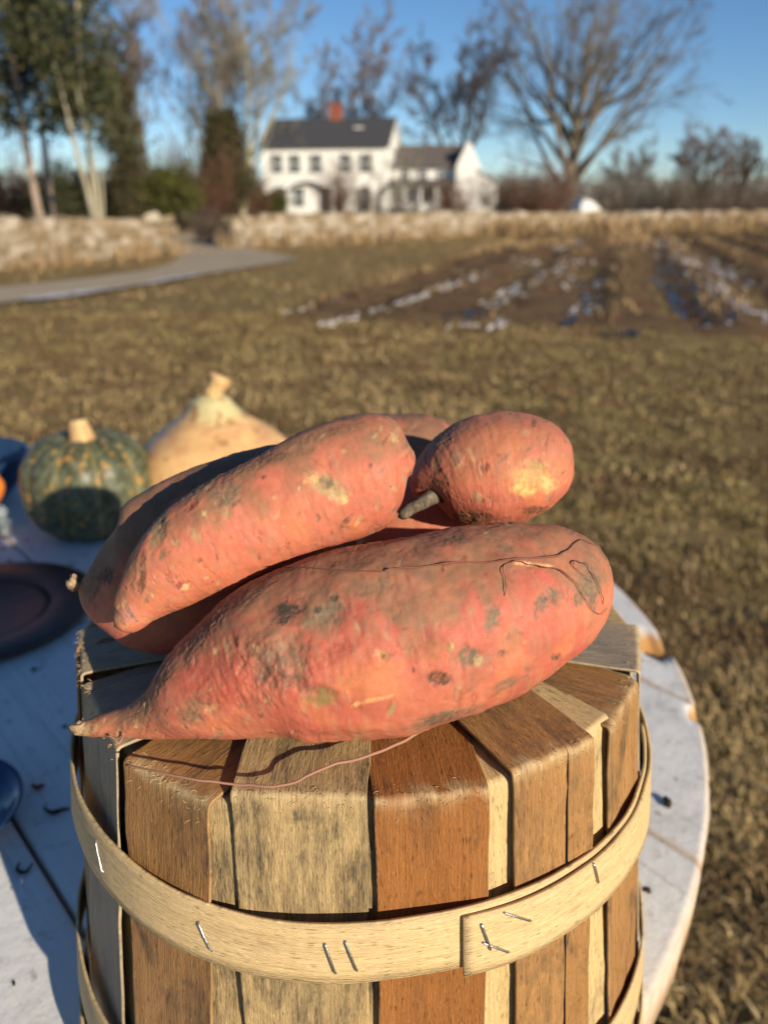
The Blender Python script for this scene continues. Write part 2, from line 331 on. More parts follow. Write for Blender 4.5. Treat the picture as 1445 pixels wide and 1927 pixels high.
# ================================================================== ground
gx = np.r_[-600, -300, -150, -80, np.linspace(-40, 40, 61), 80, 150, 300, 600]; gy = np.r_[-40, -15, np.linspace(-5, 60, 66), 80, 120, 200, 400, 900]
GX, GY = np.meshgrid(gx, gy, indexing='ij'); GZ = (fbm(np.stack([GX * 0.35, GY * 0.35, GX * 0], -1), 3, 2) - 0.5) * 0.05 * (np.abs(GX) < 60) * (GY < 70) - 0.02
me = mesh('ground', np.stack([GX, GY, GZ], -1), grid_faces(len(gx), len(gy))[:, ::-1], True); tag(obj('ground', me, M['lawn']), kind='structure')
def sheet(name, near, far, z, mat, n=60, thick=0.0, kind='structure'):
    a = catmull([on_z(u, v, 0)[:2] for u, v in near], n); b = catmull([on_z(u, v, 0)[:2] for u, v in far], n); m = 8
    t = np.linspace(0, 1, m)[None, :, None]; P = a[:, None] * (1 - t) + b[:, None] * t
    V = np.concatenate([P, np.full((n, m, 1), z) + (fbm(np.concatenate([P * 2, P[..., :1] * 0], -1), 3, 4)[..., None] - 0.5) * 0.02], -1)
    me = mesh(name, V, grid_faces(n, m), True); return tag(obj(name, me, M[mat]), kind=kind)
sheet('driveway', [(-260, 604), (-60, 580), (90, 564), (220, 546), (330, 528), (430, 511), (520, 497), (566, 489)], [(-260, 566), (-60, 548), (80, 534), (200, 521), (300, 504), (338, 484), (332, 464), (320, 446)], 0.018, 'gravel')
sheet('lane_beyond_wall', [(566, 489), (520, 478), (470, 470), (425, 462), (405, 450), (400, 440)], [(335, 487), (345, 478), (338, 468), (330, 458), (325, 448), (322, 440)], 0.026, 'gravel', 40)
# tilled strips with low ridges, running away to the right
RD = np.array([0.30, 1.0]); RD /= np.linalg.norm(RD); RN = np.array([RD[1], -RD[0]])
na, nb = 190, 120; s = np.linspace(7.6, 37, na) ; Q0 = float(on_z(430, 612, 0)[:2] @ RN); q = np.linspace(Q0, 9.5, 240)
Q, Sg = np.meshgrid(q, s, indexing='ij'); SX = Q * RN[0] + Sg * RD[0]; SY = Q * RN[1] + Sg * RD[1]
def field_z(x, y):
    x, y = np.asarray(x, float), np.asarray(y, float); q_ = x * RN[0] + y * RN[1]; s_ = x * RD[0] + y * RD[1]; z_ = x * 0
    wob = fbm(np.stack([x * 0.5, y * 0.5, z_], -1), 3, 9) - 0.5
    z = 0.03 + 0.04 * np.cos((q_ + wob * 0.25) * 2 * math.pi / 1.15) * sstep(7.6, 9.5, s_ + wob * 3) + (fbm(np.stack([x * 3.5, y * 3.5, z_], -1), 4, 12) - 0.5) * 0.08
    edge = np.minimum(np.minimum(s_ - 7.6, 37 - s_), np.minimum(q_ - Q0, 9.5 - q_)) + wob * 0.8
    return z * sstep(0.0, 0.9, edge) - 0.06 * (1 - sstep(0, 0.7, edge))
SZ = field_z(SX, SY)
me = mesh('field', np.stack([SX, SY, SZ], -1), grid_faces(len(q), na), True); tag(obj('field', me, M['soil']), kind='structure')
# thin snow and wet ground left in the furrows
def patches(name, label, cat, spots, mat, zoff, seed, dense=3, flat=False, k_=1.0):
    Vs, Fs, n0 = [], [], 0; g = np.random.default_rng(seed); m = 16; th = np.arange(m) / m * 2 * math.pi
    for (u0, v0), (u1, v1), n, w in spots:
        for k in range(n * dense):
            t = g.random(); p = on_z(u0 + (u1 - u0) * t, v0 + (v1 - v0) * t, 0.03)[:2] + g.normal(0, 0.55, 2) * w
            sc = k_ * w * (0.08 + 0.24 * g.random() ** 2); L, Wd = sc * (2.0 + 3.0 * g.random()), sc * (0.30 + 0.35 * g.random()); rr = 0.45 + 1.0 * g.random(m)
            rr = 0.5 * rr + 0.25 * np.roll(rr, 1) + 0.25 * np.roll(rr, -1); rings = []
            for f, dz in ((1.05, -0.02), (1.0, 0.0), (0.65, 0.004), (0.3, 0.005)):
                xy = p + f * ((np.cos(th) * L * rr)[:, None] * RD + (np.sin(th) * Wd * rr)[:, None] * RN)
                hz = np.maximum(0.0, field_z(xy[:, 0], xy[:, 1])) if not flat else 0.022 + 0 * th; rings.append(np.c_[xy, hz + dz + zoff])
            V = np.vstack(rings); F = grid_faces(4, m, True); Vs.append(V); Fs += [tuple(x + n0 for x in f) for f in F] + [tuple(n0 + 3 * m + np.arange(m))]; n0 += len(V)
    return tag(obj(name, mesh(name, np.concatenate(Vs), Fs, True), M[mat]), label, cat, kind='stuff')
patches('field_snow', 'thin snow left in streaks along the furrows', 'snow', [((612, 605), (660, 590), 4, 0.11), ((700, 586), (800, 560), 10, 0.16), ((820, 548), (935, 508), 12, 0.2), ((970, 498), (1005, 484), 5, 0.24), ((1050, 468), (1085, 450), 10, 0.45), ((925, 575), (1090, 490), 26, 0.24), ((1085, 590), (1130, 530), 10, 0.18), ((860, 610), (892, 603), 3, 0.10), ((1240, 448), (1268, 472), 14, 0.42), ((1262, 478), (1315, 505), 16, 0.34), ((1320, 485), (1375, 518), 14, 0.26), ((1300, 515), (1425, 594), 30, 0.2), ((1335, 614), (1375, 612), 3, 0.10), ((1060, 545), (1075, 515), 4, 0.16), ((920, 610), (948, 600), 3, 0.12), ((1380, 520), (1440, 540), 4, 0.18), ((520, 585), (640, 560), 2, 0.12)], 'snow', 0.004, 4)
patches('field_wet', 'dark wet plastic mulch glinting blue between the rows', 'mulch', [((866, 592), (886, 585), 6, 0.16), ((1052, 610), (1120, 515), 16, 0.22), ((1140, 623), (1195, 618), 8, 0.14), ((1242, 490), (1275, 560), 18, 0.3), ((1270, 560), (1330, 608), 10, 0.2), ((1340, 607), (1385, 600), 5, 0.15)], 'mulch', 0.002, 6)
for near, far, lab in [([(40, 569), (90, 566), (140, 560), (190, 552), (245, 544)], [(40, 564), (90, 559), (140, 553), (190, 547), (245, 543)], 'thin flat snow along the driveway edge nearest the left'), ([(262, 541), (310, 533), (350, 526), (385, 520)], [(262, 538), (310, 528), (350, 522), (385, 519)], 'thin flat snow along the driveway edge farther on')]:
    tag(sheet('verge_snow', near, far, 0.034, 'snow', 40, kind='stuff'), lab, 'snow')

# ================================================================== grass
def blades(name, label, n, samp, hgt, wid, cols, seed, lean=0.7, nseg=2, z0=-0.02, kind='stuff'):
    g = np.random.default_rng(seed); p = samp(g, n); n = len(p); h = hgt(g, p); w = wid * (0.6 + 0.8 * g.random(n)) * (1 + 0.06 * p[:, 1])
    az = g.random(n) * 2 * math.pi; ln = lean * (0.3 + g.random(n)); d = np.c_[np.cos(az), np.sin(az)]; sd = np.c_[-d[:, 1], d[:, 0]]
    V = np.zeros((n, 5, 3)); b = np.c_[p, np.full(n, z0)]
    V[:, 0] = b; V[:, 1] = b; V[:, 0, :2] -= sd * w[:, None] / 2; V[:, 1, :2] += sd * w[:, None] / 2
    mid = b.copy(); mid[:, :2] += d * (h * ln * 0.35)[:, None]; mid[:, 2] += h * 0.62
    V[:, 2] = mid; V[:, 3] = mid; V[:, 2, :2] += sd * w[:, None] * 0.4; V[:, 3, :2] -= sd * w[:, None] * 0.4
    V[:, 4] = b; V[:, 4, :2] += d * (h * ln)[:, None]; V[:, 4, 2] += h * (1 - 0.25 * ln)
    i = np.arange(n)[:, None] * 5; F = [np.c_[i, i + 1, i + 2], np.c_[i, i + 2, i + 3], np.c_[i + 3, i + 2, i + 4]]
    me = mesh(name, V.reshape(-1, 3), np.concatenate(F)); c = cols(g, p); set_col(me, np.repeat(c, 5, 0))
    return tag(obj(name, me, M['grass']), label, 'grass', kind=kind)
DN = np.array([on_z(u, v, 0)[:2] for u, v in [(-260, 604), (-60, 580), (90, 564), (220, 546), (330, 528), (430, 511), (520, 497), (566, 489)]]); DF = np.array([on_z(u, v, 0)[:2] for u, v in [(-260, 545), (-60, 530), (80, 521), (200, 511), (300, 497), (345, 487), (566, 480)]])
def inside_drive(p): return (p[:, 1] > np.interp(p[:, 0], DN[:, 0], DN[:, 1], 1e9, 1e9)) & (p[:, 1] < np.interp(p[:, 0], DF[:, 0], DF[:, 1], -1e9, -1e9))
def wedge(y0, y1, pw=1.0, clump=0.0):
    def f(g, n):
        y = y0 + (y1 - y0) * g.random(n) ** pw; x = (g.random(n) * 2 - 1) * (0.62 * y + 0.35); p = np.c_[x, y]
        keep = fbm(np.c_[p * 5.5, np.zeros(n)], 3, 77) > g.random(n) * 0.42 + 0.10; keep &= np.linalg.norm(p - np.array([-0.297, 0.686]), axis=1) > 0.30
        q = p @ RN; s_ = p @ RD; keep &= ~((s_ > 8.2) & (q > Q0 + 0.4) & (q < 9) & (g.random(n) > 0.45))
        keep &= ~inside_drive(p); keep &= fbm(np.c_[p * 1.1, np.zeros(n)], 4, 78) > 0.10 + 0.22 * g.random(n); return p[keep]
    return f
TANG, OLV, BRW, STR = map(np.array, [(0.38, 0.270, 0.125), (0.30, 0.225, 0.090), (0.19, 0.118, 0.056), (0.54, 0.41, 0.22)])
def gcols(g, p):
    n = len(p); a = 0.5 * fbm(np.c_[p * 0.8, np.zeros(n)], 4, 31) + 0.5 * fbm(np.c_[p * 0.28, np.zeros(n)], 3, 33); b = fbm(np.c_[p * 4, np.zeros(n)], 3, 32); r = g.random(n)
    c = TANG + (OLV - TANG) * np.clip(sstep(0.45, 0.6, a) + (r - 0.5) * 0.9, 0, 1)[:, None]; c = c + (BRW - c) * np.clip(sstep(0.46, 0.60, b) * 0.95 + (r < 0.15) * 0.5, 0, 1)[:, None]
    c = c + (STR - c) * ((g.random(n) < 0.12) * 0.7)[:, None]; return c * (0.7 + 0.6 * g.random(n))[:, None]
def ghgt(lo, hi): return lambda g, p: (lo + (hi - lo) * fbm(np.c_[p * 6, np.zeros(len(p))], 3, 41) ** 1.5 * 1.6) * (0.6 + 0.8 * g.random(len(p)))
blades('lawn_grass', 'short dry winter lawn grass close to the table', 90000, wedge(0.25, 3.2, 0.75), ghgt(0.008, 0.040), 0.0042, gcols, 51, 1.2)
blades('lawn_grass', 'short dry winter lawn grass in the middle distance', 85000, wedge(3.0, 9, 0.9), ghgt(0.010, 0.042), 0.0075, gcols, 52, 1.5)
blades('lawn_grass', 'dry winter grass far off beside the field and drive', 45000, wedge(8.5, 36, 0.9), ghgt(0.012, 0.06), 0.010, gcols, 53, 1.5)

# ================================================================== stone walls
def stone_mesh(seed):
    g = np.random.default_rng(seed); bm = [(x, y, z) for x in np.linspace(-1, 1, 4) for y in np.linspace(-1, 1, 4) for z in np.linspace(-1, 1, 4) if max(abs(x), abs(y), abs(z)) > 0.99]
    import bmesh
    b = bmesh.new(); bmesh.ops.create_cube(b, size=1.0); bmesh.ops.subdivide_edges(b, edges=b.edges[:], cuts=2, use_grid_fill=True)
    for v in b.verts:
        c = np.array(v.co); nrm = c / np.linalg.norm(c) * 0.62; c = c * 0.62 + nrm * 0.38; c = c * (1 + (vnoise(c * 2.3 + seed * 7.7, seed) - 0.5) * 0.5); v.co = c
    me = bpy.data.meshes.new('stone'); b.to_mesh(me); b.free(); me.materials.append(M['stone']); return me
SM = [stone_mesh(i) for i in range(9)]
def stone_wall(pts, h, th, sz, label, seed, limit=290):
    g = np.random.default_rng(seed); P = np.array(pts, float); seg = np.linalg.norm(np.diff(P, axis=0), axis=1); Lt = seg.sum(); cs = np.r_[0, np.cumsum(seg)]
    w = empty('stone_wall', (P[0][0], P[0][1], 0), label, 'stone wall', 'dry stone walls'); o = P[0]
    def pos(s): return np.array([np.interp(s, cs, P[:, 0]), np.interp(s, cs, P[:, 1])])
    core = []; n = int(Lt / 0.5) + 2; S_ = np.linspace(0, Lt, n); mb = MB()
    for a, b in zip(S_[:-1], S_[1:]):
        pa, pb = pos(a), pos(b); t = (pb - pa) / np.linalg.norm(pb - pa); nn = np.array([t[1], -t[0]]) * th * 0.30
        V = [(*(x + sg * nn), z) for x in (pa, pb) for sg in (-1, 1) for z in (-0.05, h * 0.80)]
        mb.add(np.array(V) - [o[0], o[1], 0], [(0, 1, 3, 2), (4, 6, 7, 5), (0, 4, 5, 1), (2, 3, 7, 6), (1, 5, 7, 3)])
    mb.build('core', M['stone_core'], w)
    rows = max(2, int(round(h / (sz * 0.62)))); cnt = 0
    for r in range(rows):
        s = g.random() * sz * 0.5
        while s < Lt and cnt < limit:
            L = sz * (0.6 + 0.9 * g.random()); hz = h / rows * (0.95 + 0.4 * g.random()); s2 = s + L / 2
            if s2 < Lt:
                pa, pb = pos(max(0, s2 - 0.1)), pos(min(Lt, s2 + 0.1)); t = (pb - pa) / np.linalg.norm(pb - pa); nn = np.array([t[1], -t[0]]); nn = nn if nn[1] < 0 else -nn
                last = r == rows - 1; c = pos(s2) + nn * (th * 0.28 * (0 if last else 1) + g.normal(0, 0.03)) - o
                st_ = obj('stone', SM[g.integers(9)], None, w, (c[0], c[1], h / rows * (r + 0.5) + g.normal(0, 0.02))); cnt += 1
                st_.scale = (L * 0.98, th * (0.95 if last else 0.55) * (0.8 + 0.3 * g.random()), hz * 1.0); st_.rotation_euler = (g.normal(0, 0.12), g.normal(0, 0.10), math.atan2(t[1], t[0]) + g.normal(0, 0.10))
            s += L * 1.0
    return w
stone_wall([on_z(-170, 522, 0)[:2], on_z(0, 503, 0)[:2], on_z(180, 486, 0)[:2], on_z(318, 474, 0)[:2]], 0.80, 0.6, 0.30, 'nearer low stone wall of pale boulders at left ending at the lane', 3)
stone_wall([on_z(428, 466, 0)[:2], on_z(560, 459, 0)[:2], on_z(720, 450, 0)[:2], on_z(900, 440, 0)[:2]], 0.80, 0.6, 0.32, 'low stone wall running in front of the white house', 4)
stone_wall([on_z(905, 440, 0)[:2], on_z(1120, 432, 0)[:2], on_z(1460, 429, 0)[:2]], 0.72, 0.6, 0.36, 'far stone wall hung with dry grass behind the field', 5)
def along(a, b, n, spread):
    def f(g, m):
        t = g.random(m); A, B = on_z(*a, 0)[:2], on_z(*b, 0)[:2]; p = A + (B - A) * t[:, None] + g.normal(0, spread, (m, 2)); return p[fbm(np.c_[p * 1.7, np.zeros(m)], 3, 21) > 0.35 + 0.25 * g.random(m)]
    return f
def scols(g, p):
    n = len(p); c = np.array([0.40, 0.28, 0.145]) + (np.array([0.22, 0.135, 0.07]) - np.array([0.40, 0.28, 0.145])) * (g.random(n) ** 1.3)[:, None]; return c
hh = lambda lo, hi: (lambda g, p: lo + (hi - lo) * g.random(len(p)) ** 1.5)
blades('tall_dry_grass', 'tall straw grass along the foot of the left wall', 1100, along((-150, 520), (330, 478), 0, 0.30), hh(0.12, 0.55), 0.010, scols, 61, 0.5)
blades('tall_dry_grass', 'tall straw grass along the wall before the house', 1500, along((425, 468), (900, 443), 0, 0.35), hh(0.12, 0.55), 0.012, scols, 62, 0.5)
blades('tall_dry_grass', 'tall straw grass standing along the far right wall', 4200, along((890, 442), (1470, 431), 0, 0.5), hh(0.2, 0.85), 0.014, scols, 63, 0.35)
blades('tall_dry_grass', 'straw coloured clump of tall grass between the rows', 500, along((1190, 470), (1200, 440), 0, 0.5), hh(0.1, 0.45), 0.014, scols, 64, 0.5)
blades('tall_dry_grass', 'pale straw patch at the head of the field rows', 1200, along((960, 472), (1060, 455), 0, 0.4), hh(0.08, 0.3), 0.014, scols, 65, 0.6)

def stubble(g, n):
    q_ = Q0 + (9.0 - Q0) * g.random(n); s_ = 8.0 + 28 * g.random(n) ** 0.8; p = q_[:, None] * RN + s_[:, None] * RD; ph = np.cos(q_ * 2 * math.pi / 1.15); return p[(ph * 0.5 + fbm(np.c_[p * 1.2, np.zeros(n)], 3, 91) * 1.3) > 0.75 + 0.45 * g.random(n)]
def stcols(g, p):
    n = len(p); r = fbm(np.c_[p * 0.9, np.zeros(n)], 3, 92); c = np.array([0.17, 0.095, 0.055]) + (np.array([0.36, 0.25, 0.125]) - np.array([0.17, 0.095, 0.055])) * np.clip(sstep(0.4, 0.6, r) + (g.random(n) - 0.5) * 0.8, 0, 1)[:, None]; return c
blades('field_stubble', 'brown dead weeds and stubble along the field ridges', 45000, stubble, hh(0.04, 0.20), 0.012, stcols, 66, 1.0, z0=0.01)

# ================================================================== trees
def unit(v): v = np.asarray(v, float); return v / (np.linalg.norm(v) + 1e-12)
def branch(g, p, d, L, r0, r1, n, wob, up):
    P = [np.array(p, float)]; d = unit(d)
    for i in range(n - 1):
        d = unit(d + g.normal(0, wob, 3) + np.array([0, 0, up])); P.append(P[-1] + d * L / (n - 1))
    return np.array(P), np.linspace(r0, r1, n)
def bare_tree(name, label, u, Y, H, seed, trunk=0.35, split=0.3, limbs=6, spread=0.6, up=0.10, twig='twig_grey', bk='bark_grey', dens=(5, 6, 7, 5), r0=0.22, lean=(0, 0), twr=0.0145, stems=1, group='bare trees'):
    g = np.random.default_rng(seed); base = np.array([X(u, Y), Y, 0.0]); o = empty(name, base, label, 'tree', group)
    tr, cr = Tubes(), Tubes(); cur = []
    for s_ in range(stems):
        d0 = np.array([lean[0] + (g.normal(0, 0.22) if stems > 1 else 0), lean[1], 1.0])
        P, rad = branch(g, (0, 0, -0.1), d0, H * trunk, r0, r0 * 0.62, 7, 0.04, 0.03); rad[0] *= 1.4; tr.add(P, rad, 8)
        top = P[-1]; td = unit(P[-1] - P[-2])
        for k in range(limbs):
            t = split + (1 - split) * (k + g.random() * 0.8) / limbs if k else 1.0; i = min(len(P) - 2, int(t * (len(P) - 1))); q = P[i] + (P[i + 1] - P[i]) * (t * (len(P) - 1) - i)
            az = k * 2.4 + g.random() * 0.8; sp = spread * (0.35 if k == 0 else 0.6 + 0.7 * g.random()); d = unit(td + np.array([math.cos(az), math.sin(az), 0]) * sp)
            L = H * (1 - trunk * t) * (0.72 + 0.25 * g.random()) * (1.0 if k == 0 else 0.85); Pk, rk = branch(g, q, d, L, r0 * (0.42 + 0.15 * g.random()), r0 * 0.06, 9, 0.07, up); tr.add(Pk, rk, 6); cur.append((Pk, rk, L))
    for lev, nb in enumerate(dens):
        nxt = []
        for (P, rad, L) in cur:
            for k in range(nb):
                t = 0.18 + 0.80 * (k + g.random()) / nb; f = t * (len(P) - 1); i = min(int(f), len(P) - 2); q = P[i] + (P[i + 1] - P[i]) * (f - i); pd = unit(P[i + 1] - P[i])
                side = g.normal(0, 1, 3); side -= pd * (side @ pd); d = unit(pd + unit(side) * (0.55 + 0.45 * g.random())); Ln = L * (0.50 - 0.22 * t) * (0.7 + 0.6 * g.random()) * (1.15 if lev > 1 else 1)
                rr = max(twr, np.interp(f, np.arange(len(P)), rad) * 0.55); n = [6, 5, 4, 3, 3][lev]; Pk, rk = branch(g, q, d, Ln, rr, max(twr * 0.6, rr * 0.3), n, 0.10, up * 0.8); (tr if lev == 0 else cr).add(Pk, rk, 4 if lev == 0 else 3); nxt.append((Pk, rk, Ln))
        cur = nxt
    obj('trunk', tr.mesh('trunk'), M[bk], o); obj('crown', cr.mesh('crown'), M[twig], o); return o
def tufts(pts, size, n, g, cols):
    pts = np.asarray(pts); m = len(pts); c = np.repeat(pts, n, 0) + g.normal(0, 1, (m * n, 3)) * size * np.array([1, 1, 0.6]); N = len(c)
    a = g.normal(0, 1, (N, 3)); a /= np.linalg.norm(a, axis=1)[:, None]; b = np.cross(a, g.normal(0, 1, (N, 3))); b /= np.linalg.norm(b, axis=1)[:, None]
    L = size * (0.22 + 0.25 * g.random(N))[:, None]; V = np.stack([c - b * L * 0.35, c + b * L * 0.35, c + a * L * 1.6], 1); C = cols[g.integers(len(cols), size=N)] * (0.6 + 0.8 * g.random(N))[:, None]
    return V.reshape(-1, 3), np.arange(N * 3).reshape(-1, 3), np.repeat(C, 3, 0)
GREEN = np.array([(0.045, 0.055, 0.024), (0.070, 0.074, 0.034), (0.030, 0.038, 0.020), (0.10, 0.088, 0.046)])
def pine(name, label, u, Y, H, seed, stems, bk='bark_pale', low=0.25, rad=2.2, nb=36, tn=90, size=0.32, r0=0.16, cols=GREEN, group='evergreen trees', top=1.0, back=0.0):
    g = np.random.default_rng(seed); base = np.array([X(u, Y), Y, 0.0]); o = empty(name, base, label, 'tree', group); tr = Tubes(); pts = []
    for (dx, dy, hf) in stems:
        P, rr = branch(g, (0, 0, -0.1), (dx, dy, 1), H * hf, r0, r0 * 0.25, 10, 0.03, 0.06); rr[0] *= 1.4; tr.add(P, rr, 8)
        for k in range(nb if hf > 0.6 else 0):
            t = low + (1 - low) * (k + g.random()) / nb; f = t * 9; i = min(int(f), 8); q = P[i] + (P[i + 1] - P[i]) * (f - i); az = g.uniform(0.25, 2.9) if g.random() < back else g.random() * 6.28
            L = rad * (0.35 + 0.75 * g.random()) * (1 - 0.75 * max(0, t - 0.35) / 0.65 * top); B, br = branch(g, q, (math.cos(az), math.sin(az), 0.15), L, r0 * 0.2, 0.012, 5, 0.10, 0.05); tr.add(B, br, 4)
            for f2 in (0.5, 0.75, 1.0): pts.append(B[min(4, int(f2 * 4))] + g.normal(0, 0.08, 3))
    obj('trunk', tr.mesh('trunk'), M[bk], o); V, F, C = tufts(pts, size, tn, g, cols); me = mesh('crown', V, F); set_col(me, C); obj('crown', me, M['needles'], o); return o
pine('pine_tree', 'tall evergreen with four pale splayed stems rising behind the left wall', 180, 25, 8.6, 5, [(-0.15, 0.05, 0.72), (-0.03, 0.1, 1.0), (0.09, 0, 0.50), (0.24, 0, 0.26), (-0.09, -0.05, 0.55)], low=0.45, rad=2.0, nb=16, tn=70, size=0.38, r0=0.088, back=0.85)
pine('pine_tree', 'evergreen with a pinkish leaning trunk nearest the left edge', 76, 27, 9.5, 6, [(-0.12, 0, 1.0)], 'bark_pink', low=0.34, rad=2.3, nb=22, tn=85, size=0.38, r0=0.14, back=0.6)
pine('pine_tree', 'evergreen with a straight pinkish trunk between two leaning trunks', 94, 28.5, 10.5, 7, [(0.02, 0.1, 1.0)], 'bark_pink', low=0.36, rad=2.5, nb=24, tn=85, size=0.40, r0=0.13, back=0.6)
pine('cedar_tree', 'narrow dark cedar standing right of the pale stemmed evergreen', 258, 33, 5.6, 8, [(0.0, 0, 1.0)], 'bark_dark', low=0.10, rad=0.75, nb=60, tn=70, size=0.26, r0=0.12, cols=GREEN * [1.1, 0.9, 0.9])
pine('cedar_tree', 'broad dark cedar left of the white house', 430, 40, 5.0, 9, [(0.0, 0, 1.0), (0.06, 0, 0.85)], 'bark_dark', low=0.22, rad=1.25, nb=46, tn=70, size=0.34, r0=0.14, cols=GREEN * [1.0, 0.85, 0.8])
def bush(name, label, u, Y, H, Wd, seed, col=None, twig=None, group='shrubs', n=70):
    g = np.random.default_rng(seed); base = np.array([X(u, Y), Y, 0.0]); o = empty(name, base, label, 'shrub', group); tr = Tubes(); pts = []; cur = []
    for k in range(n):
        d = np.array([g.normal(0, 0.5) * Wd / H, g.normal(0, 0.5) * Wd / H, 1]); L = H * (0.6 + 0.5 * g.random()); P, r = branch(g, (g.normal(0, Wd * 0.16), g.normal(0, Wd * 0.16), -0.05), d, L, 0.022, 0.006, 6, 0.10, 0.02); tr.add(P, r, 3); cur.append((P, L)); pts += [P[3], P[4], P[5], P[2]]
    for (P, L) in cur:
        for k in range(8 if twig else 2):
            i = g.integers(1, 6); Q, r = branch(g, P[i], unit(P[min(5, i + 1)] - P[i - 1]) + g.normal(0, 0.5, 3), L * 0.35, 0.013, 0.008, 4, 0.12, 0.02); tr.add(Q, r, 3)
            if twig:
                for m in range(2): Q2, r2 = branch(g, Q[g.integers(1, 4)], unit(Q[3] - Q[0]) + g.normal(0, 0.6, 3), L * 0.16, 0.011, 0.007, 3, 0.1, 0.02); tr.add(Q2, r2, 3)
    obj('stems', tr.mesh('stems'), M[twig or 'bark_dark'], o)
    if col is not None: V, F, C = tufts(pts, H * 0.12, 60, g, col); me = mesh('foliage', V, F); set_col(me, C); obj('foliage', me, M['needles'], o)
    return o
YG = np.array([(0.10, 0.10, 0.02), (0.07, 0.075, 0.02), (0.045, 0.05, 0.018)])
bush('evergreen_shrub', 'rounded yellow green evergreen bush right of the narrow cedar', 306, 34, 2.4, 1.8, 21, YG)
bush('evergreen_shrub', 'low dark green bush behind the pale stemmed evergreen', 232, 35, 1.7, 2.0, 22, GREEN)
bush('evergreen_shrub', 'low dark bush behind the leaning pinkish trunks', 140, 36, 2.4, 3.0, 23, GREEN * 0.8)
bush('evergreen_shrub', 'small green cone shaped shrub at the left house corner', 516, 60, 1.8, 1.0, 24, YG)
for i, (u, Y, H, Wd, tw, lab) in enumerate([(20, 37, 3.4, 3.2, 'twig_russet', 'russet leafless thicket at the far left edge'), (150, 39, 2.9, 3.0, 'twig_dark', 'dark leafless thicket behind the pale stems'), (345, 42, 3.6, 3.6, 'twig_mauve', 'mauve grey leafless thicket behind the lane'), (385, 36, 2.9, 2.6, 'twig_russet', 'russet leafless thicket beside the broad cedar'), (465, 48, 2.6, 2.2, 'twig_russet', 'reddish leafless brush just left of the house'), (383, 24.5, 0.85, 0.8, 'twig_dark', 'small dark bare shrub in the wall gap'), (640, 60, 3.3, 2.2, 'twig_russet', 'round brown bare shrub against the house front'), (688, 58, 1.8, 1.9, 'twig_dark', 'low bare shrub beneath the ground floor window'),
      (770, 34, 1.25, 1.8, 'twig_mauve', 'bare grey brush in front of the porch by the wall'), (850, 40, 1.9, 2.0, 'twig_russet', 'brown bare shrub before the small lean to'), (730, 33, 0.95, 1.2, 'twig_dark', 'dark low brush on the wall below the gable'), (930, 62, 2.8, 3.0, 'twig_dark', 'dark bare brush just right of the house'), (990, 58, 3.2, 3.6, 'twig_russet', 'deep russet brush left of the big bare tree'), (1040, 56, 3.3, 3.0, 'twig_russet', 'russet brush around the foot of the big bare tree'), (1140, 70, 3.6, 5, 'twig_dark', 'grey brown brush right of the big bare tree'), (1205, 74, 4.2, 5, 'twig_grey', 'pale grey brush between the two groups of trees'), (1270, 72, 3.4, 5, 'twig_dark', 'dark brush left of the domed tree'), (1345, 76, 3.2, 6, 'twig_dark', 'dark brush under the domed tree'), (1425, 78, 2.9, 6, 'twig_dark', 'dark brush at the far right edge'), (1090, 66, 2.6, 4, 'twig_mauve', 'mauve brush behind the white boulder')]):
    bush('bare_shrub', lab, u, Y, H, Wd, 100 + i, None, tw, 'bare shrubs', 44 if Y > 30 else 26)
bare_tree('bare_tree', 'mauve twigged bare tree behind the narrow cedar', 285, 47, 11.3, 31, 0.45, 0.45, 6, 0.40, 0.14, 'twig_mauve', 'bark_grey', (5, 5, 6, 5), 0.2)
bare_tree('bare_tree', 'slim bare tree farthest left behind the evergreens', 228, 50, 10.8, 32, 0.5, 0.4, 6, 0.36, 0.14, 'twig_mauve', 'bark_grey', (5, 5, 6, 5), 0.18)
bare_tree('bare_tree', 'tall vase shaped bare tree left of the leaning golden one', 395, 48, 12.4, 33, 0.28, 0.5, 8, 0.45, 0.13, 'twig_mauve', 'bark_pale', (5, 5, 6, 5), 0.17)
bare_tree('bare_tree', 'tall bare tree with pale golden limbs leaning over the house roof', 452, 46, 14.2, 34, 0.22, 0.5, 9, 0.60, 0.10, 'twig_gold', 'bark_pale', (5, 5, 6, 4), 0.20, (0.22, 0))
bare_tree('bare_tree', 'rounded bare tree rising behind the house roof', 700, 92, 19.5, 35, 0.35, 0.4, 8, 0.5, 0.10, 'twig_mauve', 'bark_dark', (5, 5, 6, 4), 0.3, twr=0.030)
bare_tree('bare_tree', 'smaller bare tree far behind the chimney', 610, 95, 15.0, 36, 0.35, 0.4, 7, 0.5, 0.10, 'twig_mauve', 'bark_dark', (4, 5, 6, 3), 0.28, twr=0.030)
bare_tree('bare_tree', 'dark bare tree behind the lower wing of the house', 858, 82, 17.5, 37, 0.30, 0.35, 9, 0.6, 0.07, 'twig_dark', 'bark_dark', (5, 5, 6, 4), 0.32, twr=0.028)
bare_tree('bare_tree', 'largest bare tree with wide spreading limbs right of the house', 1064, 78, 25.0, 38, 0.36, 0.10, 17, 1.05, 0.035, 'twig_grey', 'bark_grey', (6, 5, 5, 4), 0.58, twr=0.0165)
bare_tree('bare_tree', 'dome shaped far bare tree near the right edge', 1318, 100, 10.8, 39, 0.25, 0.3, 12, 0.85, 0.05, 'twig_mauve', 'bark_dark', (5, 5, 6, 4), 0.30, twr=0.028)
bare_tree('bare_tree', 'low far bare tree just left of the domed one', 1185, 98, 8.5, 40, 0.25, 0.3, 8, 0.8, 0.05, 'twig_grey', 'bark_dark', (5, 5, 6, 3), 0.25, twr=0.032)
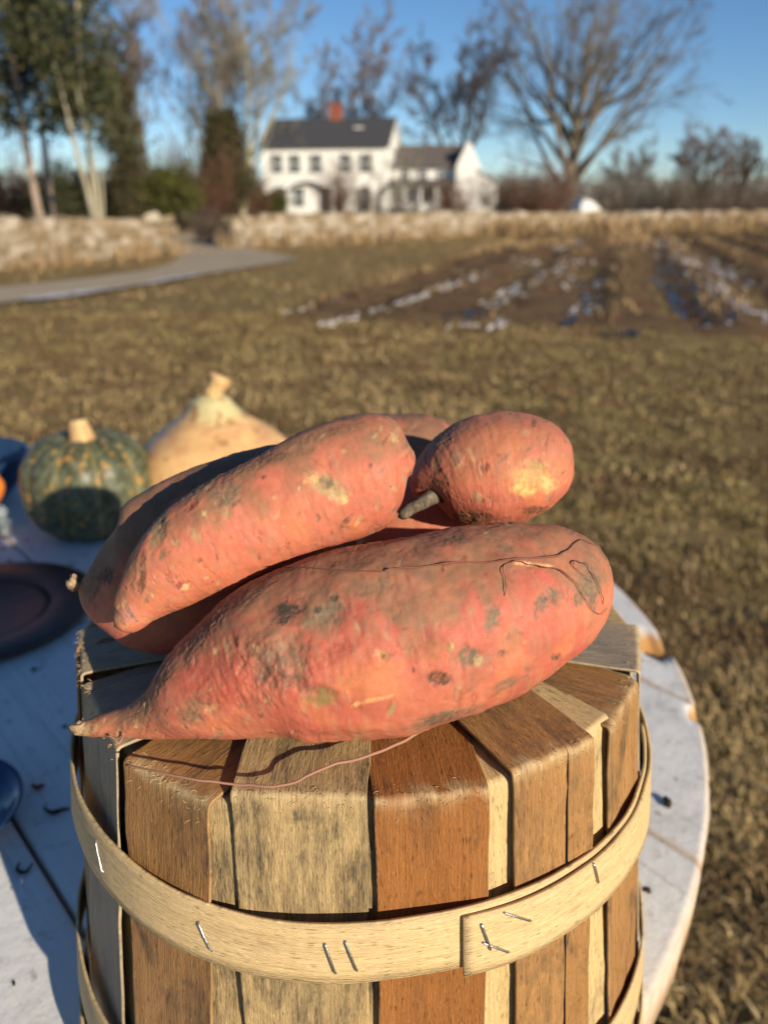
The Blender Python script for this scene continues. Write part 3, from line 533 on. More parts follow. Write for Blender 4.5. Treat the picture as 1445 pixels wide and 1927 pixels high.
bare_tree('bare_tree', 'low far bare tree at the right shoulder of the domed one', 1388, 104, 9.3, 41, 0.25, 0.3, 8, 0.7, 0.05, 'twig_dark', 'bark_dark', (5, 5, 6, 3), 0.28, twr=0.034)
bare_tree('bare_tree', 'small pale branched tree in front of the house gable', 742, 44, 4.8, 42, 0.25, 0.3, 7, 0.7, 0.08, 'twig_grey', 'bark_pale', (5, 5, 4), 0.08, twr=0.009)
bl = obj('boulder', SM[2].copy(), None, None, (X(1102, 46), 46, 0.55)); bl.data.materials.clear(); bl.data.materials.append(M['boulder']); bl.scale = (1.35, 1.0, 1.15); bl.rotation_euler = (0.3, 0.35, 0.6); tag(bl, 'rounded bright white boulder beyond the far wall', 'boulder')
# distant wooded skyline, one mass
g = np.random.default_rng(5); tr = Tubes()
for k in range(3000):
    x = g.uniform(-95, 110); y = g.uniform(112, 135); h = 3.2 + 2.5 * vnoise(np.array([[x * 0.09, 0, 0]]), 3)[0] * g.random() + 1.0 * g.random(); P, r = branch(g, (x, y, 0), (g.normal(0, .25), 0, 1), h, 0.15, 0.05, 4, 0.12, 0.03); tr.add(P, r, 3)
tag(obj('far_wood', tr.mesh('far_wood'), M['twig_dark']), 'far low line of leafless woodland along the horizon', 'wood', kind='stuff')

# ================================================================== the white house
HY = 68.0; hx0 = X(497, HY + 1.2)
house = empty('farmhouse', (hx0, HY + 1.6, -0.1), 'white two storey farmhouse with dark roof and red chimney', 'house', None, R(-9.0))
house.scale = (1, 1, 0.875)
LW, DW, EH, RH = 10.4, 7.6, 6.3, 8.75                     # length, depth, eave, ridge
def hb_(name, m, par, *b): return MB().box(*b).build(name, M[m], par)
m = MB(); m.box(0, LW, 0, DW, -0.3, EH); m.prism([(0.0, EH), (DW, EH), (DW / 2, RH)], 0, LW, 'x'); wall = m.build('wall', M['clap'], house)
mb = MB()
for k in range(26): z = 0.5 + k * 0.225; mb.box(0.12, LW - 0.12, -0.022, 0.0, z, z + 0.03)
mb.build('clapboard_courses', M['clap'], wall)
for x in (0.0, LW - 0.2): hb_('corner_board', 'trim', wall, x, x + 0.2, -0.04, 0, 0, EH - 0.25)
hb_('frieze', 'trim', wall, 0, LW, -0.06, -0.001, EH - 0.3, EH)
rt = 0.16; m = MB(); ov = 0.35; sl = (RH - EH) / (DW / 2)
m.prism([(-ov, EH - ov * sl), (DW / 2, RH), (DW + ov, EH - ov * sl), (DW + ov, EH - ov * sl + rt), (DW / 2, RH + rt), (-ov, EH - ov * sl + rt)], -0.25, LW + 0.25, 'x'); roof = m.build('roof', M['roof'], house)
ch = hb_('chimney', 'brick', roof, 5.0, 5.95, DW / 2 - 0.4, DW / 2 + 0.4, RH - 0.6, RH + 1.3); hb_('chimney_cap', 'brick', roof, 4.92, 6.03, DW / 2 - 0.48, DW / 2 + 0.48, RH + 1.3, RH + 1.42); hb_('skylight', 'trim', roof, 7.4, 8.1, 1.7, 2.1, EH + 1.5, EH + 1.62)
for (ya, yb) in ((0, DW / 2), (DW / 2, DW)):              # rake boards on the right gable
    za, zb = (EH, RH) if ya == 0 else (RH, EH); V = [(LW + x, y, z + dz) for x in (0.002, 0.26) for (y, z) in ((ya, za), (yb, zb)) for dz in (-0.28, 0.0)]
    MB().add(V, [(0, 1, 3, 2), (4, 6, 7, 5), (0, 4, 5, 1), (2, 3, 7, 6), (0, 2, 6, 4), (1, 5, 7, 3)]).build('rake_board', M['trim'], wall)
def window(x, z, w=0.95, h=1.55, y=0.0, par=wall):
    f = MB(); f.box(x - w / 2 - 0.1, x + w / 2 + 0.1, y - 0.07, y - 0.023, z - 0.1, z); f.box(x - w / 2 - 0.1, x + w / 2 + 0.1, y - 0.07, y - 0.023, z + h, z + h + 0.12)
    f.box(x - w / 2 - 0.1, x - w / 2, y - 0.07, y - 0.023, z, z + h); f.box(x + w / 2, x + w / 2 + 0.1, y - 0.07, y - 0.023, z, z + h); f.box(x - w / 2, x + w / 2, y - 0.06, y - 0.023, z + h / 2 - 0.03, z + h / 2 + 0.03); f.box(x - 0.02, x + 0.02, y - 0.06, y - 0.023, z, z + h)
    o = f.build('window', M['trim'], house); MB().box(x - w / 2, x + w / 2, y - 0.040, y - 0.024, z, z + h).build('pane', M['pane'], o)
for u in (1.25, 2.75, 4.55, 7.0, 8.7): window(u, 3.95)
for u in (1.4, 3.0, 8.6): window(u, 1.0, 0.95, 1.7)
dr = hb_('door', 'door', house, 4.75, 5.75, -0.06, -0.024, 0.3, 2.75); hb_('door_frame', 'trim', dr, 4.55, 4.74, -0.09, -0.024, 0.3, 2.95); hb_('door_frame', 'trim', dr, 5.76, 5.95, -0.09, -0.024, 0.3, 2.95); hb_('door_lintel', 'trim', dr, 4.5, 6.0, -0.12, -0.024, 2.951, 3.2)
m = MB()
for k in range(9):
    a0_, a1_ = math.pi * k / 9, math.pi * (k + 1) / 9; c_ = lambda a, r: (3.75 - r * math.cos(a), 2.35 + r * 0.55 * math.sin(a))
    for (pa, pb) in (((*c_(a0_, 1.35),), (*c_(a1_, 1.35),)),): m.add([(pa[0], y, pa[1] + dz) for y in (-0.5, -0.06) for dz in (0, .12)] + [(pb[0], y, pb[1] + dz) for y in (-0.5, -0.06) for dz in (0, .12)], [(0, 1, 3, 2), (4, 6, 7, 5), (0, 4, 5, 1), (2, 3, 7, 6), (0, 2, 6, 4), (1, 5, 7, 3)])
m.build('arched_trellis', M['door'], house)
wing = MB(); wx0, wx1, wy0, wy1, we, wr_ = LW + 0.02, LW + 5.6, 1.2, 6.2, 4.6, 6.3
wing.box(wx0, wx1, wy0, wy1, -0.3, we); wing.prism([(wy0, we), (wy1, we), ((wy0 + wy1) / 2, wr_)], wx0, wx1, 'x'); wing = wing.build('wing_wall', M['clap'], house)
sl = (wr_ - we) / ((wy1 - wy0) / 2); m = MB(); m.prism([(wy0 - ov, we - ov * sl), ((wy0 + wy1) / 2, wr_), (wy1 + ov, we - ov * sl), (wy1 + ov, we - ov * sl + rt), ((wy0 + wy1) / 2, wr_ + rt), (wy0 - ov, we - ov * sl + rt)], wx0 + 0.3, wx1 + 0.05, 'x'); m.build('wing_roof', M['roof_brown'], house)
for k in range(3): window(wx0 + 1.3 + k * 1.5, 3.35, 0.7, 0.8, wy0, wing)
m = MB(); m.prism([(wx1 - 0.02, we - 0.1), (wx1 + 1.7, we - 0.1), (wx1 + 0.85, wr_ + 0.25)], wy0 - 0.9, wy1 - 1.2); m.box(wx1 - 0.02, wx1 + 1.7, wy0 - 0.9, wy1 - 1.2, -0.3, we - 0.1); m.build('cross_gable_wall', M['clap'], house)
m = MB(); m.prism([(wx1 + 1.72, -0.3), (wx1 + 3.2, -0.3), (wx1 + 3.2, 3.1), (wx1 + 1.72, 4.1)], wy0 - 0.9, wy1 - 1.5); m.build('lean_to_wall', M['clap'], house)
m = MB(); m.prism([(wx1 + 1.72, 4.105), (wx1 + 3.3, 3.04), (wx1 + 3.3, 3.16), (wx1 + 1.72, 4.23)], wy0 - 1.1, wy1 - 1.4); m.build('lean_to_roof', M['trim'], house)
m = MB(); m.prism([(-0.9, 2.65), (wy0 - 0.03, 3.25), (wy0 - 0.03, 3.38), (-0.9, 2.78)], wx0 + 0.05, wx1 - 0.05, 'x'); porch = m.build('porch_roof', M['roof_brown'], house)
for k in range(5): x = wx0 + 0.2 + k * 1.28; hb_('porch_post', 'trim', porch, x, x + 0.14, -0.82, -0.68, 0.3, 2.7)
hb_('porch_wall', 'trim', porch, wx0 + 1.6, wx0 + 4.2, -0.78, -0.72, 0.3, 1.25); hb_('porch_floor', 'roof_brown', porch, wx0 + 0.05, wx1 - 0.05, -0.95, wy0 - 0.03, -0.3, 0.3)
window(wx0 + 1.0, 1.0, 0.9, 1.5, wy0, wing); window(wx0 + 3.4, 1.2, 1.6, 1.2, wy0, wing); window(wx0 + 4.7, 1.0, 0.8, 1.5, wy0, wing)

# ================================================================== spool table
ZT, ZTAB = CZ - 0.194, CZ - 0.424
SPC, SPR = np.array([-0.297, 0.686]), 0.590
sn = np.array([0.74, 0.672]); sn /= np.linalg.norm(sn); st = np.array([sn[1], -sn[0]])
table = empty('spool_table', (SPC[0], SPC[1], 0), 'round white painted wooden spool table of wide boards under the basket', 'table')
seams = [-0.40] + [0.0945 + 0.169 * i for i in range(-2, 5)] + [0.95]
TH = 0.046
for a, b in zip(seams[:-1], seams[1:]):
    c0 = SPC @ sn; g = 0.0020
    lo, hi = max(a + g, c0 - SPR + 0.004), min(b - g, c0 + SPR - 0.004)
    if hi - lo < 0.01: continue
    q = np.unique(np.r_[lo, lo + 0.0012, lo + 0.003, np.linspace(lo + 0.007, hi - 0.007, 20), hi - 0.003, hi - 0.0012, hi]); nq = len(q); half = np.sqrt(np.maximum(SPR ** 2 - (q - c0) ** 2, 1e-5))
    ns = 90; tt = np.linspace(-1, 1, ns)
    tt = np.sign(tt) * (1 - (1 - np.abs(tt)) ** 1.9)
    L0 = SPC @ st
    rough_edge = (fbm(np.stack([q * 90, q * 0, q * 0 + 3], -1), 3, 5) - 0.5) * 0.0022
    top = np.zeros((nq, ns, 3)); wear = np.zeros((nq, ns))
    for i in range(nq):
        s = L0 + tt * (half[i] + rough_edge[i]); p = q[i] * sn[None] + s[:, None] * st[None]
        top[i, :, :2] = p
        rr = np.linalg.norm(p - SPC, axis=1)
        ed = np.minimum(q[i] - lo, hi - q[i])
        nz = fbm(np.c_[p * 12, np.zeros(ns)], 4, 3)
        wear[i] = 0.25 * (1 - sstep(0, 0.003, ed)) + sstep(SPR - 0.002 - 0.012 * nz, SPR + 0.001, rr) * 0.6
        top[i, :, 2] = ZTAB + (fbm(np.c_[p * 6, np.full(ns, a)], 3, 8) - 0.6) * 0.0016 - 0.0012 * (1 - sstep(0, 0.003, ed)) - 0.003 * sstep(SPR - 0.003, SPR, rr)
    for (u, v, r0) in [(1228, 1205, 0.02), (1312, 1342, 0.011), (1235, 1220, 0.016)]:     # bare wood where the edge is chipped
        w0 = on_z(u, v, ZTAB)[:2]; dd = np.linalg.norm(top[..., :2] - w0, axis=-1); mk = 1 - sstep(r0 * 0.6, r0 * 1.1, dd + (fbm(np.concatenate([top[..., :2] * 150, top[..., 2:] * 0], -1), 3, 9) - 0.5) * 0.012)
        wear = np.maximum(wear, mk * 1.4); top[..., 2] -= 0.008 * mk
    bot = top.copy(); bot[..., 2] = ZTAB - TH
    V = np.concatenate([top.reshape(-1, 3), bot.reshape(-1, 3)]); n = nq * ns; gf = grid_faces(nq, ns)
    ring = [i * ns for i in range(nq)] + [(nq - 1) * ns + j for j in range(1, ns)] + [i * ns + ns - 1 for i in range(nq - 2, -1, -1)] + [j for j in range(ns - 2, 0, -1)]
    side = np.array([(ring[(i + 1) % len(ring)], ring[i], ring[i] + n, ring[(i + 1) % len(ring)] + n) for i in range(len(ring))])
    F = np.concatenate([gf[:, ::-1], gf + n, side]); V -= np.array([SPC[0], SPC[1], 0])
    me = mesh('board', V, F); wv = np.concatenate([wear.ravel(), np.full(n, 0.8)]); set_col(me, np.repeat(wv[:, None], 3, 1), 'Wear')
    obj('board', me, M['table'], table)
V, F = lathe([(0.001, 0.06), (0.24, 0.06), (0.24, ZTAB - TH - 0.001), (0.001, ZTAB - TH - 0.001)], 40); obj('drum', mesh('drum', V, F), M['table_wood'], table)
V, F = lathe([(0.001, 0.055), (SPR, 0.055), (SPR, 0.002), (0.001, 0.002)], 64); obj('lower_flange', mesh('lower_flange', V, F), M['table_wood'], table)

# ================================================================== basket
BC, BR, FL = np.array([-0.013, 0.350]), 0.1385, 0.112
BH = ZT - ZTAB - 0.002
basket = empty('bushel_basket', (BC[0], BC[1], ZTAB), 'upside down wooden splint basket with pale hoop carrying the sweet potatoes', 'basket')
BO = np.array([BC[0], BC[1], ZTAB])
def strip_mesh(name, centre, tang, nrm, w, prof, thick, bend_v, seed, skew=0.0, wearamt=1.0):
    # centre/tang/nrm in plan; prof rows (out, z) along the strip
    prof = np.asarray(prof, float); d = np.gradient(prof, axis=0); d /= np.linalg.norm(d, axis=1)[:, None]
    pn = np.c_[-d[:, 1], d[:, 0]]                       # outward/up normal of the profile
    v = np.r_[0, np.cumsum(np.linalg.norm(np.diff(prof, axis=0), axis=1))]
    a = np.r_[-0.5, -0.488, np.linspace(-0.46, 0.46, 11), 0.488, 0.5]; nx = len(a); nl = len(prof)
    el = (fbm(np.c_[v * 60, v * 0 + seed, v * 0], 3, seed) - 0.5) * 0.0016; er = (fbm(np.c_[v * 60, v * 0 + seed + 9, v * 0], 3, seed + 4) - 0.5) * 0.0016
    across = a[None] * w + el[:, None] * (0.5 - a[None]) + er[:, None] * (a[None] + 0.5) + skew * (v[:, None] - v.mean())
    Pg = np.stack([np.broadcast_to(v[:, None], across.shape) * 22, across * 60, np.full(across.shape, seed * 3.1)], -1)
    warp = (fbm(Pg, 3, seed) - 0.5) * 0.0022
    def surf(o):
        out = prof[:, :1] + pn[:, :1] * (warp + o); z = prof[:, 1:] + pn[:, 1:] * (warp + o)
        xy = centre[None, None] + across[..., None] * tang + out[..., None] * nrm
        return np.concatenate([xy, z[..., None]], -1)
    A, B = surf(0), surf(-thick)
    V = np.concatenate([A, B[:, ::-1]], 1); F = grid_faces(nl, 2 * nx, True)
    k = 2 * nx; caps = [(j, j + 1, k - 2 - j, k - 1 - j) for j in range(nx - 1)]
    caps = np.array([c[::-1] for c in caps] + [tuple(x + (nl - 1) * k for x in c) for c in caps])
    me = mesh(name, V.reshape(-1, 3) - BO, np.concatenate([F, caps]))
    ac = np.concatenate([across, across[:, ::-1]], 1); vv = np.broadcast_to(v[:, None], ac.shape)
    set_uv(me, np.stack([ac.ravel(), vv.ravel()], -1))
    nz = fbm(np.stack([ac * 300, vv * 120, ac * 0 + seed], -1), 3, seed + 2)
    wr = np.exp(-((vv - bend_v + (nz - 0.5) * 0.010) / 0.0035) ** 2) * sstep(0.25, 0.6, nz) * 0.95 * wearamt
    ed = np.minimum(ac + w / 2, w / 2 - ac); wr[:, nx - 1:nx + 1] = np.maximum(wr[:, nx - 1:nx + 1], 0.3); wr[:, [0, -1]] = np.maximum(wr[:, [0, -1]], 0.3)
    set_col(me, np.repeat(wr.ravel()[:, None], 3, 1), 'Wear')
    return me
def stave(A, B, layer, mat, seed, inset=0.0, L=0.105, skew=0.0, drop=0.0, wear=1.0, bow=0.0):
    A, B = np.asarray(A)[:2], np.asarray(B)[:2]; m = (A + B) / 2; w = np.linalg.norm(B - A); t = (B - A) / w
    n = np.array([t[1], -t[0]]); n = n if n @ (m - BC) > 0 else -n
    zt = ZT - 0.0004 - (5 - layer) * 0.0017 - drop; br = 0.0026
    P = [(-x, zt) for x in np.linspace(L, br + 0.0005, 22)]
    P += [(-br + br * math.sin(q), zt - br + br * math.cos(q)) for q in np.linspace(0, R(83.6), 9)]
    z0, o0 = P[-1][1], P[-1][0]; bv = L
    for dz in np.linspace(0.003, z0 - ZTAB - 0.002, 40): P.append((o0 + FL * dz + bow * math.sin(min(1, dz / 0.13) * math.pi), z0 - dz))
    P = np.array(P); P[:, 0] -= inset
    return obj('stave', strip_mesh('stave', m, t, n, w, P, 0.0012, bv, seed, skew, wear), M[mat], basket)
def rim(u, v): return on_z(u, v, ZT)
def ang(a, r=BR): return np.array([BC[0] + r * math.cos(R(a)), BC[1] + r * math.sin(R(a))])
# the staves seen from the front, left to right, then the lower ones showing in the gaps
front = [((147, 1180), (149, 1260), 4, 'wood_grey', 0, 0), ((151, 1272), (216, 1392), 3, 'wood_grey', 0, 0), ((229, 1408), (390, 1492), 2, 'wood_brown', 0, 0),
         ((434, 1486), (691, 1490), 4, 'wood_stained', 0, 0), ((706, 1492), (924, 1471), 3, 'wood_dark', 0, 0), ((968, 1452), (1068, 1410), 5, 'wood_brown', 0, 0), ((1072, 1409), (1119, 1387), 5, 'wood_brown', 0, 0),
         ((1151, 1356), (1204, 1268), 3, 'wood_brown', 0, 0), ((1207, 1260), (1203, 1176), 5, 'wood_grey', 0, 0)]
for i, (a, b, ly, mt, ins, sk) in enumerate(front): stave(rim(*a), rim(*b), ly, mt, 11 + i)
under = [((345, 1480), (450, 1493), 1, 'wood_stained'), ((640, 1492), (725, 1492), 2, 'wood_stained'), ((890, 1478), (990, 1444), 2, 'wood_pale'), ((1085, 1404), (1160, 1345), 4, 'wood_pale'), ((1185, 1300), (1207, 1255), 2, 'wood_pale'), ((170, 1315), (250, 1424), 0, 'wood_tan')]
for i, (a, b, ly, mt) in enumerate(under): stave(rim(*a), rim(*b), ly, mt, 31 + i, inset=0.0030)
a0 = -7.0; i = 0
while a0 < 188:
    stave(ang(a0 + 1.5), ang(a0 + 19), 2 + (i * 2) % 4, ['wood_pale', 'wood_tan', 'wood_brown', 'wood_grey', 'wood_dark'][i % 5], 50 + i); i += 1; a0 += 20.3
V, F = lathe([(0.0005, ZT - 0.0135 - ZTAB), (0.130, ZT - 0.0135 - ZTAB), (0.130, ZT - 0.0165 - ZTAB), (0.0005, ZT - 0.0165 - ZTAB)], 40)
me = mesh('bottom_board', V, F); set_uv(me, V[:, :2]); obj('bottom_board', me, M['wood_tan'], basket)
def hoop(dz0, dz1, phi0, over, mat, seed, off=0.0006, name='hoop'):
    n = 260; t = np.linspace(0, 360 + over, n); phi = np.radians(phi0 + t)
    lift = 0.0022 * (1 - sstep(over + 4, over + 34, t))                    # the outer end lies over the start
    up = 0.0020 * sstep(330, 362, t) + (fbm(np.c_[t / 30, t * 0 + seed, t * 0], 3, seed) - 0.5) * 0.003
    up = up - np.interp((np.degrees(phi) + 180) % 360 - 180, [-180, -160, -130, -110, -90, -73, -65, -40, -20, 60, 180], [.006, .003, .002, .003, .0045, .006, .0065, .009, .011, .009, .006])
    bump_ = np.interp((np.degrees(phi) + 180) % 360 - 180, [-180, -150, -128, -112, -98, -87, -70, -47, -25, 0, 180], [.0006, .0006, .0030, .0042, .0016, .0006, .0006, .0026, .0018, .0008, .0006]) + off
    bump_ = np.convolve(np.pad(bump_, 10, mode='edge'), np.ones(21) / 21, 'valid')
    rows = 7; zz = np.linspace(dz0, dz1, rows)
    def ringv(o):
        dz = zz[None] - up[:, None]; r = BR + FL * dz + bump_[:, None] + o + lift[:, None] + (fbm(np.stack([np.broadcast_to(t[:, None] / 9, dz.shape), dz * 50, dz * 0 + seed], -1), 2, seed) - 0.5) * 0.0012
        return np.stack([r * np.cos(phi)[:, None], r * np.sin(phi)[:, None], (ZT - ZTAB) - dz], -1)
    A, B = ringv(0.0015), ringv(0.0); V = np.concatenate([A, B[:, ::-1]], 1); k = 2 * rows; F = grid_faces(n, k, True)
    caps = [(j, j + 1, k - 2 - j, k - 1 - j) for j in range(rows - 1)]
    F = np.concatenate([F, np.array([c[::-1] for c in caps] + [tuple(x + (n - 1) * k for x in c) for c in caps])])
    me = mesh(name, V.reshape(-1, 3), F)
    ac = np.concatenate([zz, zz[::-1]]); set_uv(me, np.stack([np.tile(ac, n), np.repeat(np.radians(t) * BR, k)], -1))
    wr = np.zeros((n, k)); wr[:, [0, rows - 1, rows, k - 1]] = 0.35; wr[[0, -1]] = 0.5; set_col(me, np.repeat(wr.ravel()[:, None], 3, 1), 'Wear')
    return obj(name, me, M[mat], basket)
h1 = hoop(0.0458, 0.0722, -73.5, 64, 'wood_hoop', 3)
h2 = hoop(0.1520, 0.1780, 40, 50, 'wood_hoop', 8)
h3 = hoop(0.2030, 0.2270, 100, 50, 'wood_hoop', 9)
g = np.random.default_rng(4); hairs = Tubes()
for (a, b, ly, mt, _, _) in front:
    A_, B_ = rim(*a)[:2], rim(*b)[:2]; t_ = (B_ - A_) / np.linalg.norm(B_ - A_); n_ = np.array([t_[1], -t_[0]]); n_ = n_ if n_ @ ((A_ + B_) / 2 - BC) > 0 else -n_; zt = ZT - 0.0004 - (5 - ly) * 0.0017
    for k in range(int(np.linalg.norm(B_ - A_) * 1700)):
        q = A_ + (B_ - A_) * g.random(); e = g.normal(0, 0.004); top_ = e < 0; p = np.array([*(q + n_ * (e if top_ else FL * e - 0.0001)), zt + 0.0002 if top_ else zt - abs(e) - 0.0008])
        d_ = unit(np.array([*(n_ * g.uniform(0.2, 1.2) + t_ * g.normal(0, 0.35)), g.uniform(-0.3, 0.9)])); L_ = g.uniform(0.0006, 0.0026); P_ = np.array([p - d_ * 0.0003, p + d_ * L_ * 0.5, p + d_ * L_ + np.array([0, 0, -L_ * 0.3])]) - BO; hairs.add(P_, np.array([0.00011, 0.00009, 0.00004]), 3)
me = hairs.mesh('frayed_fibres'); set_uv(me, np.zeros((len(me.vertices), 2))); tag(obj('frayed_fibres', me, M['wood_hoop'], basket), kind='stuff')
hb = world_bvh([h1])
staples = [((375, 1735), (400, 1788)), ((612, 1775), (632, 1830)), ((650, 1770), (672, 1825)), ((905, 1738), (922, 1786)), ((908, 1772), (956, 1790)), ((948, 1716), (997, 1731)), ((1115, 1625), (1123, 1660)), ((183, 1582), (196, 1640))]
for a, b in staples:
    p, n = hit(hb, *a); q, n2 = hit(hb, *b)
    if p is None or q is None: continue
    n = n if n @ ray(*a) < 0 else -n; n2 = n2 if n2 @ ray(*b) < 0 else -n2
    e = 0.00075
    V, F = tube_arrays([p - n * 0.001, p + n * e * 0.6, p + n * e + (q - p) * 0.06, (p + q) / 2 + (n + n2) / 2 * e * 1.1, q + n2 * e - (q - p) * 0.06, q + n2 * e * 0.6, q - n2 * 0.001], 0.00048, 6)
    obj('staple', mesh('staple', V - BO, F, True), M['staple'], h1)

# ================================================================== sweet potatoes
SAL, RED, ORG, DUST, DUSTL = map(np.array, [(0.485, 0.147, 0.086), (0.42, 0.085, 0.057), (0.53, 0.165, 0.070), (0.19, 0.100, 0.056), (0.36, 0.200, 0.118)])
MOLD, TAN, PEACH, YEL, BRN, GRB = map(np.array, [(0.060, 0.046, 0.032), (0.40, 0.265, 0.125), (0.78, 0.40, 0.17), (0.62, 0.36, 0.11), (0.16, 0.070, 0.040), (0.15, 0.105, 0.065)])
def potato(label, UL, nu, nv, seed, depths=None, lift=0.0, spots=(), lent=120, dust=0.5, flat=1.0, red=0.5, smooth=0):
    UL = np.array(UL, float); cpx = (UL[:, :2] + UL[:, 2:]) / 2; r = np.linalg.norm(UL[:, :2] - UL[:, 2:], axis=1) / 2
    st4 = []
    for i, ((u, v), rr) in enumerate(zip(cpx, r)):
        lf = lift[i] if hasattr(lift, '__len__') else lift
        if depths is None: d = (CZ - ZT - lf) / (-ray(u, v)[2] + rr / FPX)
        else: d = depths[i]
        st4.append([*at_depth(u, v, d), rr * d / FPX])
    st4 = np.array(st4)
    if depths is None:                                     # even out the resting depth along the length
        for _ in range(2): st4[1:-1, 1:3] = 0.25 * st4[:-2, 1:3] + 0.5 * st4[1:-1, 1:3] + 0.25 * st4[2:, 1:3]
    fine = catmull(st4, 1500); s = np.r_[0, np.cumsum(np.linalg.norm(np.diff(fine[:, :3], axis=0), axis=1) + np.abs(np.diff(fine[:, 3])))]
    ss = np.linspace(0, s[-1], nu); Q = np.stack([np.interp(ss, s, fine[:, k]) for k in range(4)], -1)
    if smooth:
        w_ = np.hanning(smooth); w_ /= w_.sum(); Q = np.stack([np.convolve(np.pad(Q[:, k], smooth // 2, mode='edge'), w_, 'valid')[:nu] for k in range(4)], -1)
    C, Rd = Q[:, :3], np.maximum(Q[:, 3], 0.0006)
    T = np.gradient(C, axis=0); ker = np.ones(15) / 15
    T = np.stack([np.convolve(np.pad(T[:, k], 7, mode='edge'), ker, 'valid') for k in range(3)], -1); T /= np.linalg.norm(T, axis=1)[:, None]
    view = C - np.array([0, 0, CZ]); view /= np.linalg.norm(view, axis=1)[:, None]
    Bn = np.cross(T, view); Bn /= np.linalg.norm(Bn, axis=1)[:, None]; Nn = np.cross(Bn, T)
    th = np.arange(nv) / nv * 2 * math.pi
    D = np.cos(th)[None, :, None] * Bn[:, None] + flat * np.sin(th)[None, :, None] * Nn[:, None]
    P = C[:, None] + Rd[:, None, None] * D
    L = (fbm(P * 38, 3, seed) - 0.5) * 0.12 + (fbm(P * 120, 3, seed + 5) - 0.5) * 0.022
    P = P + D * (Rd[:, None] * L)[..., None]
    circ = np.stack([np.broadcast_to((ss / s[-1])[:, None], P.shape[:2]) * s[-1] * 520, np.broadcast_to(np.cos(th) * 2.2, P.shape[:2]), np.broadcast_to(np.sin(th) * 2.2, P.shape[:2])], -1)
    wr = fbm(circ, 3, seed + 11) - 0.5
    P = P + D * (wr * 0.00028 + (fbm(P * 420, 3, seed + 21) - 0.5) * 0.00035)[..., None] * np.minimum(1, Rd / 0.012)[:, None, None]
    rg = 1 - np.abs(2 * fbm(circ * np.array([0.30, 0.8, 0.8]), 3, seed + 13) - 1); crease = sstep(0.955, 0.995, rg) * sstep(0.54, 0.66, fbm(P * 70, 3, seed + 14)) * np.minimum(1, Rd / 0.012)[:, None]
    P = P - D * (crease * 0.00022)[..., None]
    V = P.reshape(-1, 3); Dn = D.reshape(-1, 3)
    # colour of the skin
    n1, n2, n3, n4 = fbm(V * 34, 4, seed + 1), fbm(V * 90, 4, seed + 2), fbm(V * 240, 4, seed + 3), fbm(V * 60, 5, seed + 4, 0.62)
    n5 = fbm(V * 620, 3, seed + 8, 0.7)
    Cc = SAL + (RED - SAL) * (sstep(0.42, 0.62, n1) * red)[:, None]; Cc = Cc + (ORG - Cc) * (sstep(0.45, 0.7, n2) * 0.6)[:, None]
    Cc = Cc * (0.80 + 0.26 * n3 + 0.16 * n5)[:, None]
    wrv = np.abs(wr).ravel(); Cc = Cc + (DUSTL - Cc) * (sstep(0.10, 0.28, wrv) * 0.35)[:, None]
    cz_ = crease.ravel(); Cc = Cc + (np.array([0.16, 0.05, 0.035]) - Cc) * (cz_ * 0.40)[:, None]
    up = Dn[:, 2]
    dm = sstep(0.55, 0.72, n4) * 0.5 * dust + sstep(0.30, 0.85, up + (n2 - 0.5) * 1.6) * 1.15 * dust
    dm = np.clip(dm * (0.25 + 1.4 * n3), 0, 0.92); Cc = Cc + (DUST * (0.75 + 0.7 * n2)[:, None] - Cc) * dm[:, None]
    disp = np.zeros(len(V)); pu, pv, pd = proj(V)
    def spot(p0, ra, rb, an, col, amt, dent, sd, soft=0.45):
        nonlocal Cc, disp
        dv = V - p0; near = np.einsum('ij,ij->i', dv, dv) < (2.2 * max(ra, rb)) ** 2
        if not near.any(): return
        w = dv[near]; vd = p0 - np.array([0, 0, CZ]); vd /= np.linalg.norm(vd); rx = np.cross(vd, [0, 0, 1]); rx /= np.linalg.norm(rx); ry = np.cross(rx, vd)
        a, b = w @ rx, w @ ry; c0, s0 = math.cos(R(an)), math.sin(R(an)); a, b = a * c0 + b * s0, -a * s0 + b * c0
        q = np.sqrt((a / ra) ** 2 + (b / rb) ** 2) + (fbm(V[near] * (2.0 / max(ra, rb)), 5, sd, 0.70) - 0.5) * 1.7
        m = 1 - sstep(0.35, 1.25, q); m2 = m * amt * (0.55 + 0.95 * sstep(0.3, 0.65, n5[near]))
        m2 = np.clip(m2, 0, 1); Cc[near] += (np.asarray(col) * (0.7 + 0.6 * n2[near])[:, None] - Cc[near]) * m2[:, None]
        if np.mean(col) < 0.14: disp[near] += m2 * (n5[near] - 0.35) * 0.0010
        disp[near] -= dent * (np.exp(-(q / 0.8) ** 2) - 0.35 * np.exp(-((q - 1.2) / 0.35) ** 2))
    for i, (u, v, ra, rb, an, col, amt, dent) in enumerate(spots):
        ok = ((pu - u) ** 2 + (pv - v) ** 2) < 40
        if not ok.any(): continue
        j = np.flatnonzero(ok)[np.argmin(pd[ok])]; sc = pd[j] / FPX
        spot(V[j], ra * sc, rb * sc, an, col, amt, dent * 1e-3, seed * 31 + i)
    g = np.random.default_rng(seed + 99)
    for i in range(lent):                                  # lenticels and small eyes
        j = g.integers(len(V)); e = g.random(); r0 = (0.0005 + 0.0011 * g.random() ** 2.5)
        spot(V[j], r0 * (1 + 2.2 * g.random() ** 2), r0 * 0.8, 70 + g.normal(0, 25), [TAN, GRB, BRN, DUSTL][int(e * 4)], 0.3 + 0.5 * g.random(), (g.random() - 0.25) * 0.5e-3, seed * 57 + i)
    V = V + Dn * disp[:, None]
    base = np.array([C[:, 0].mean(), C[:, 1].mean(), V[:, 2].min()])
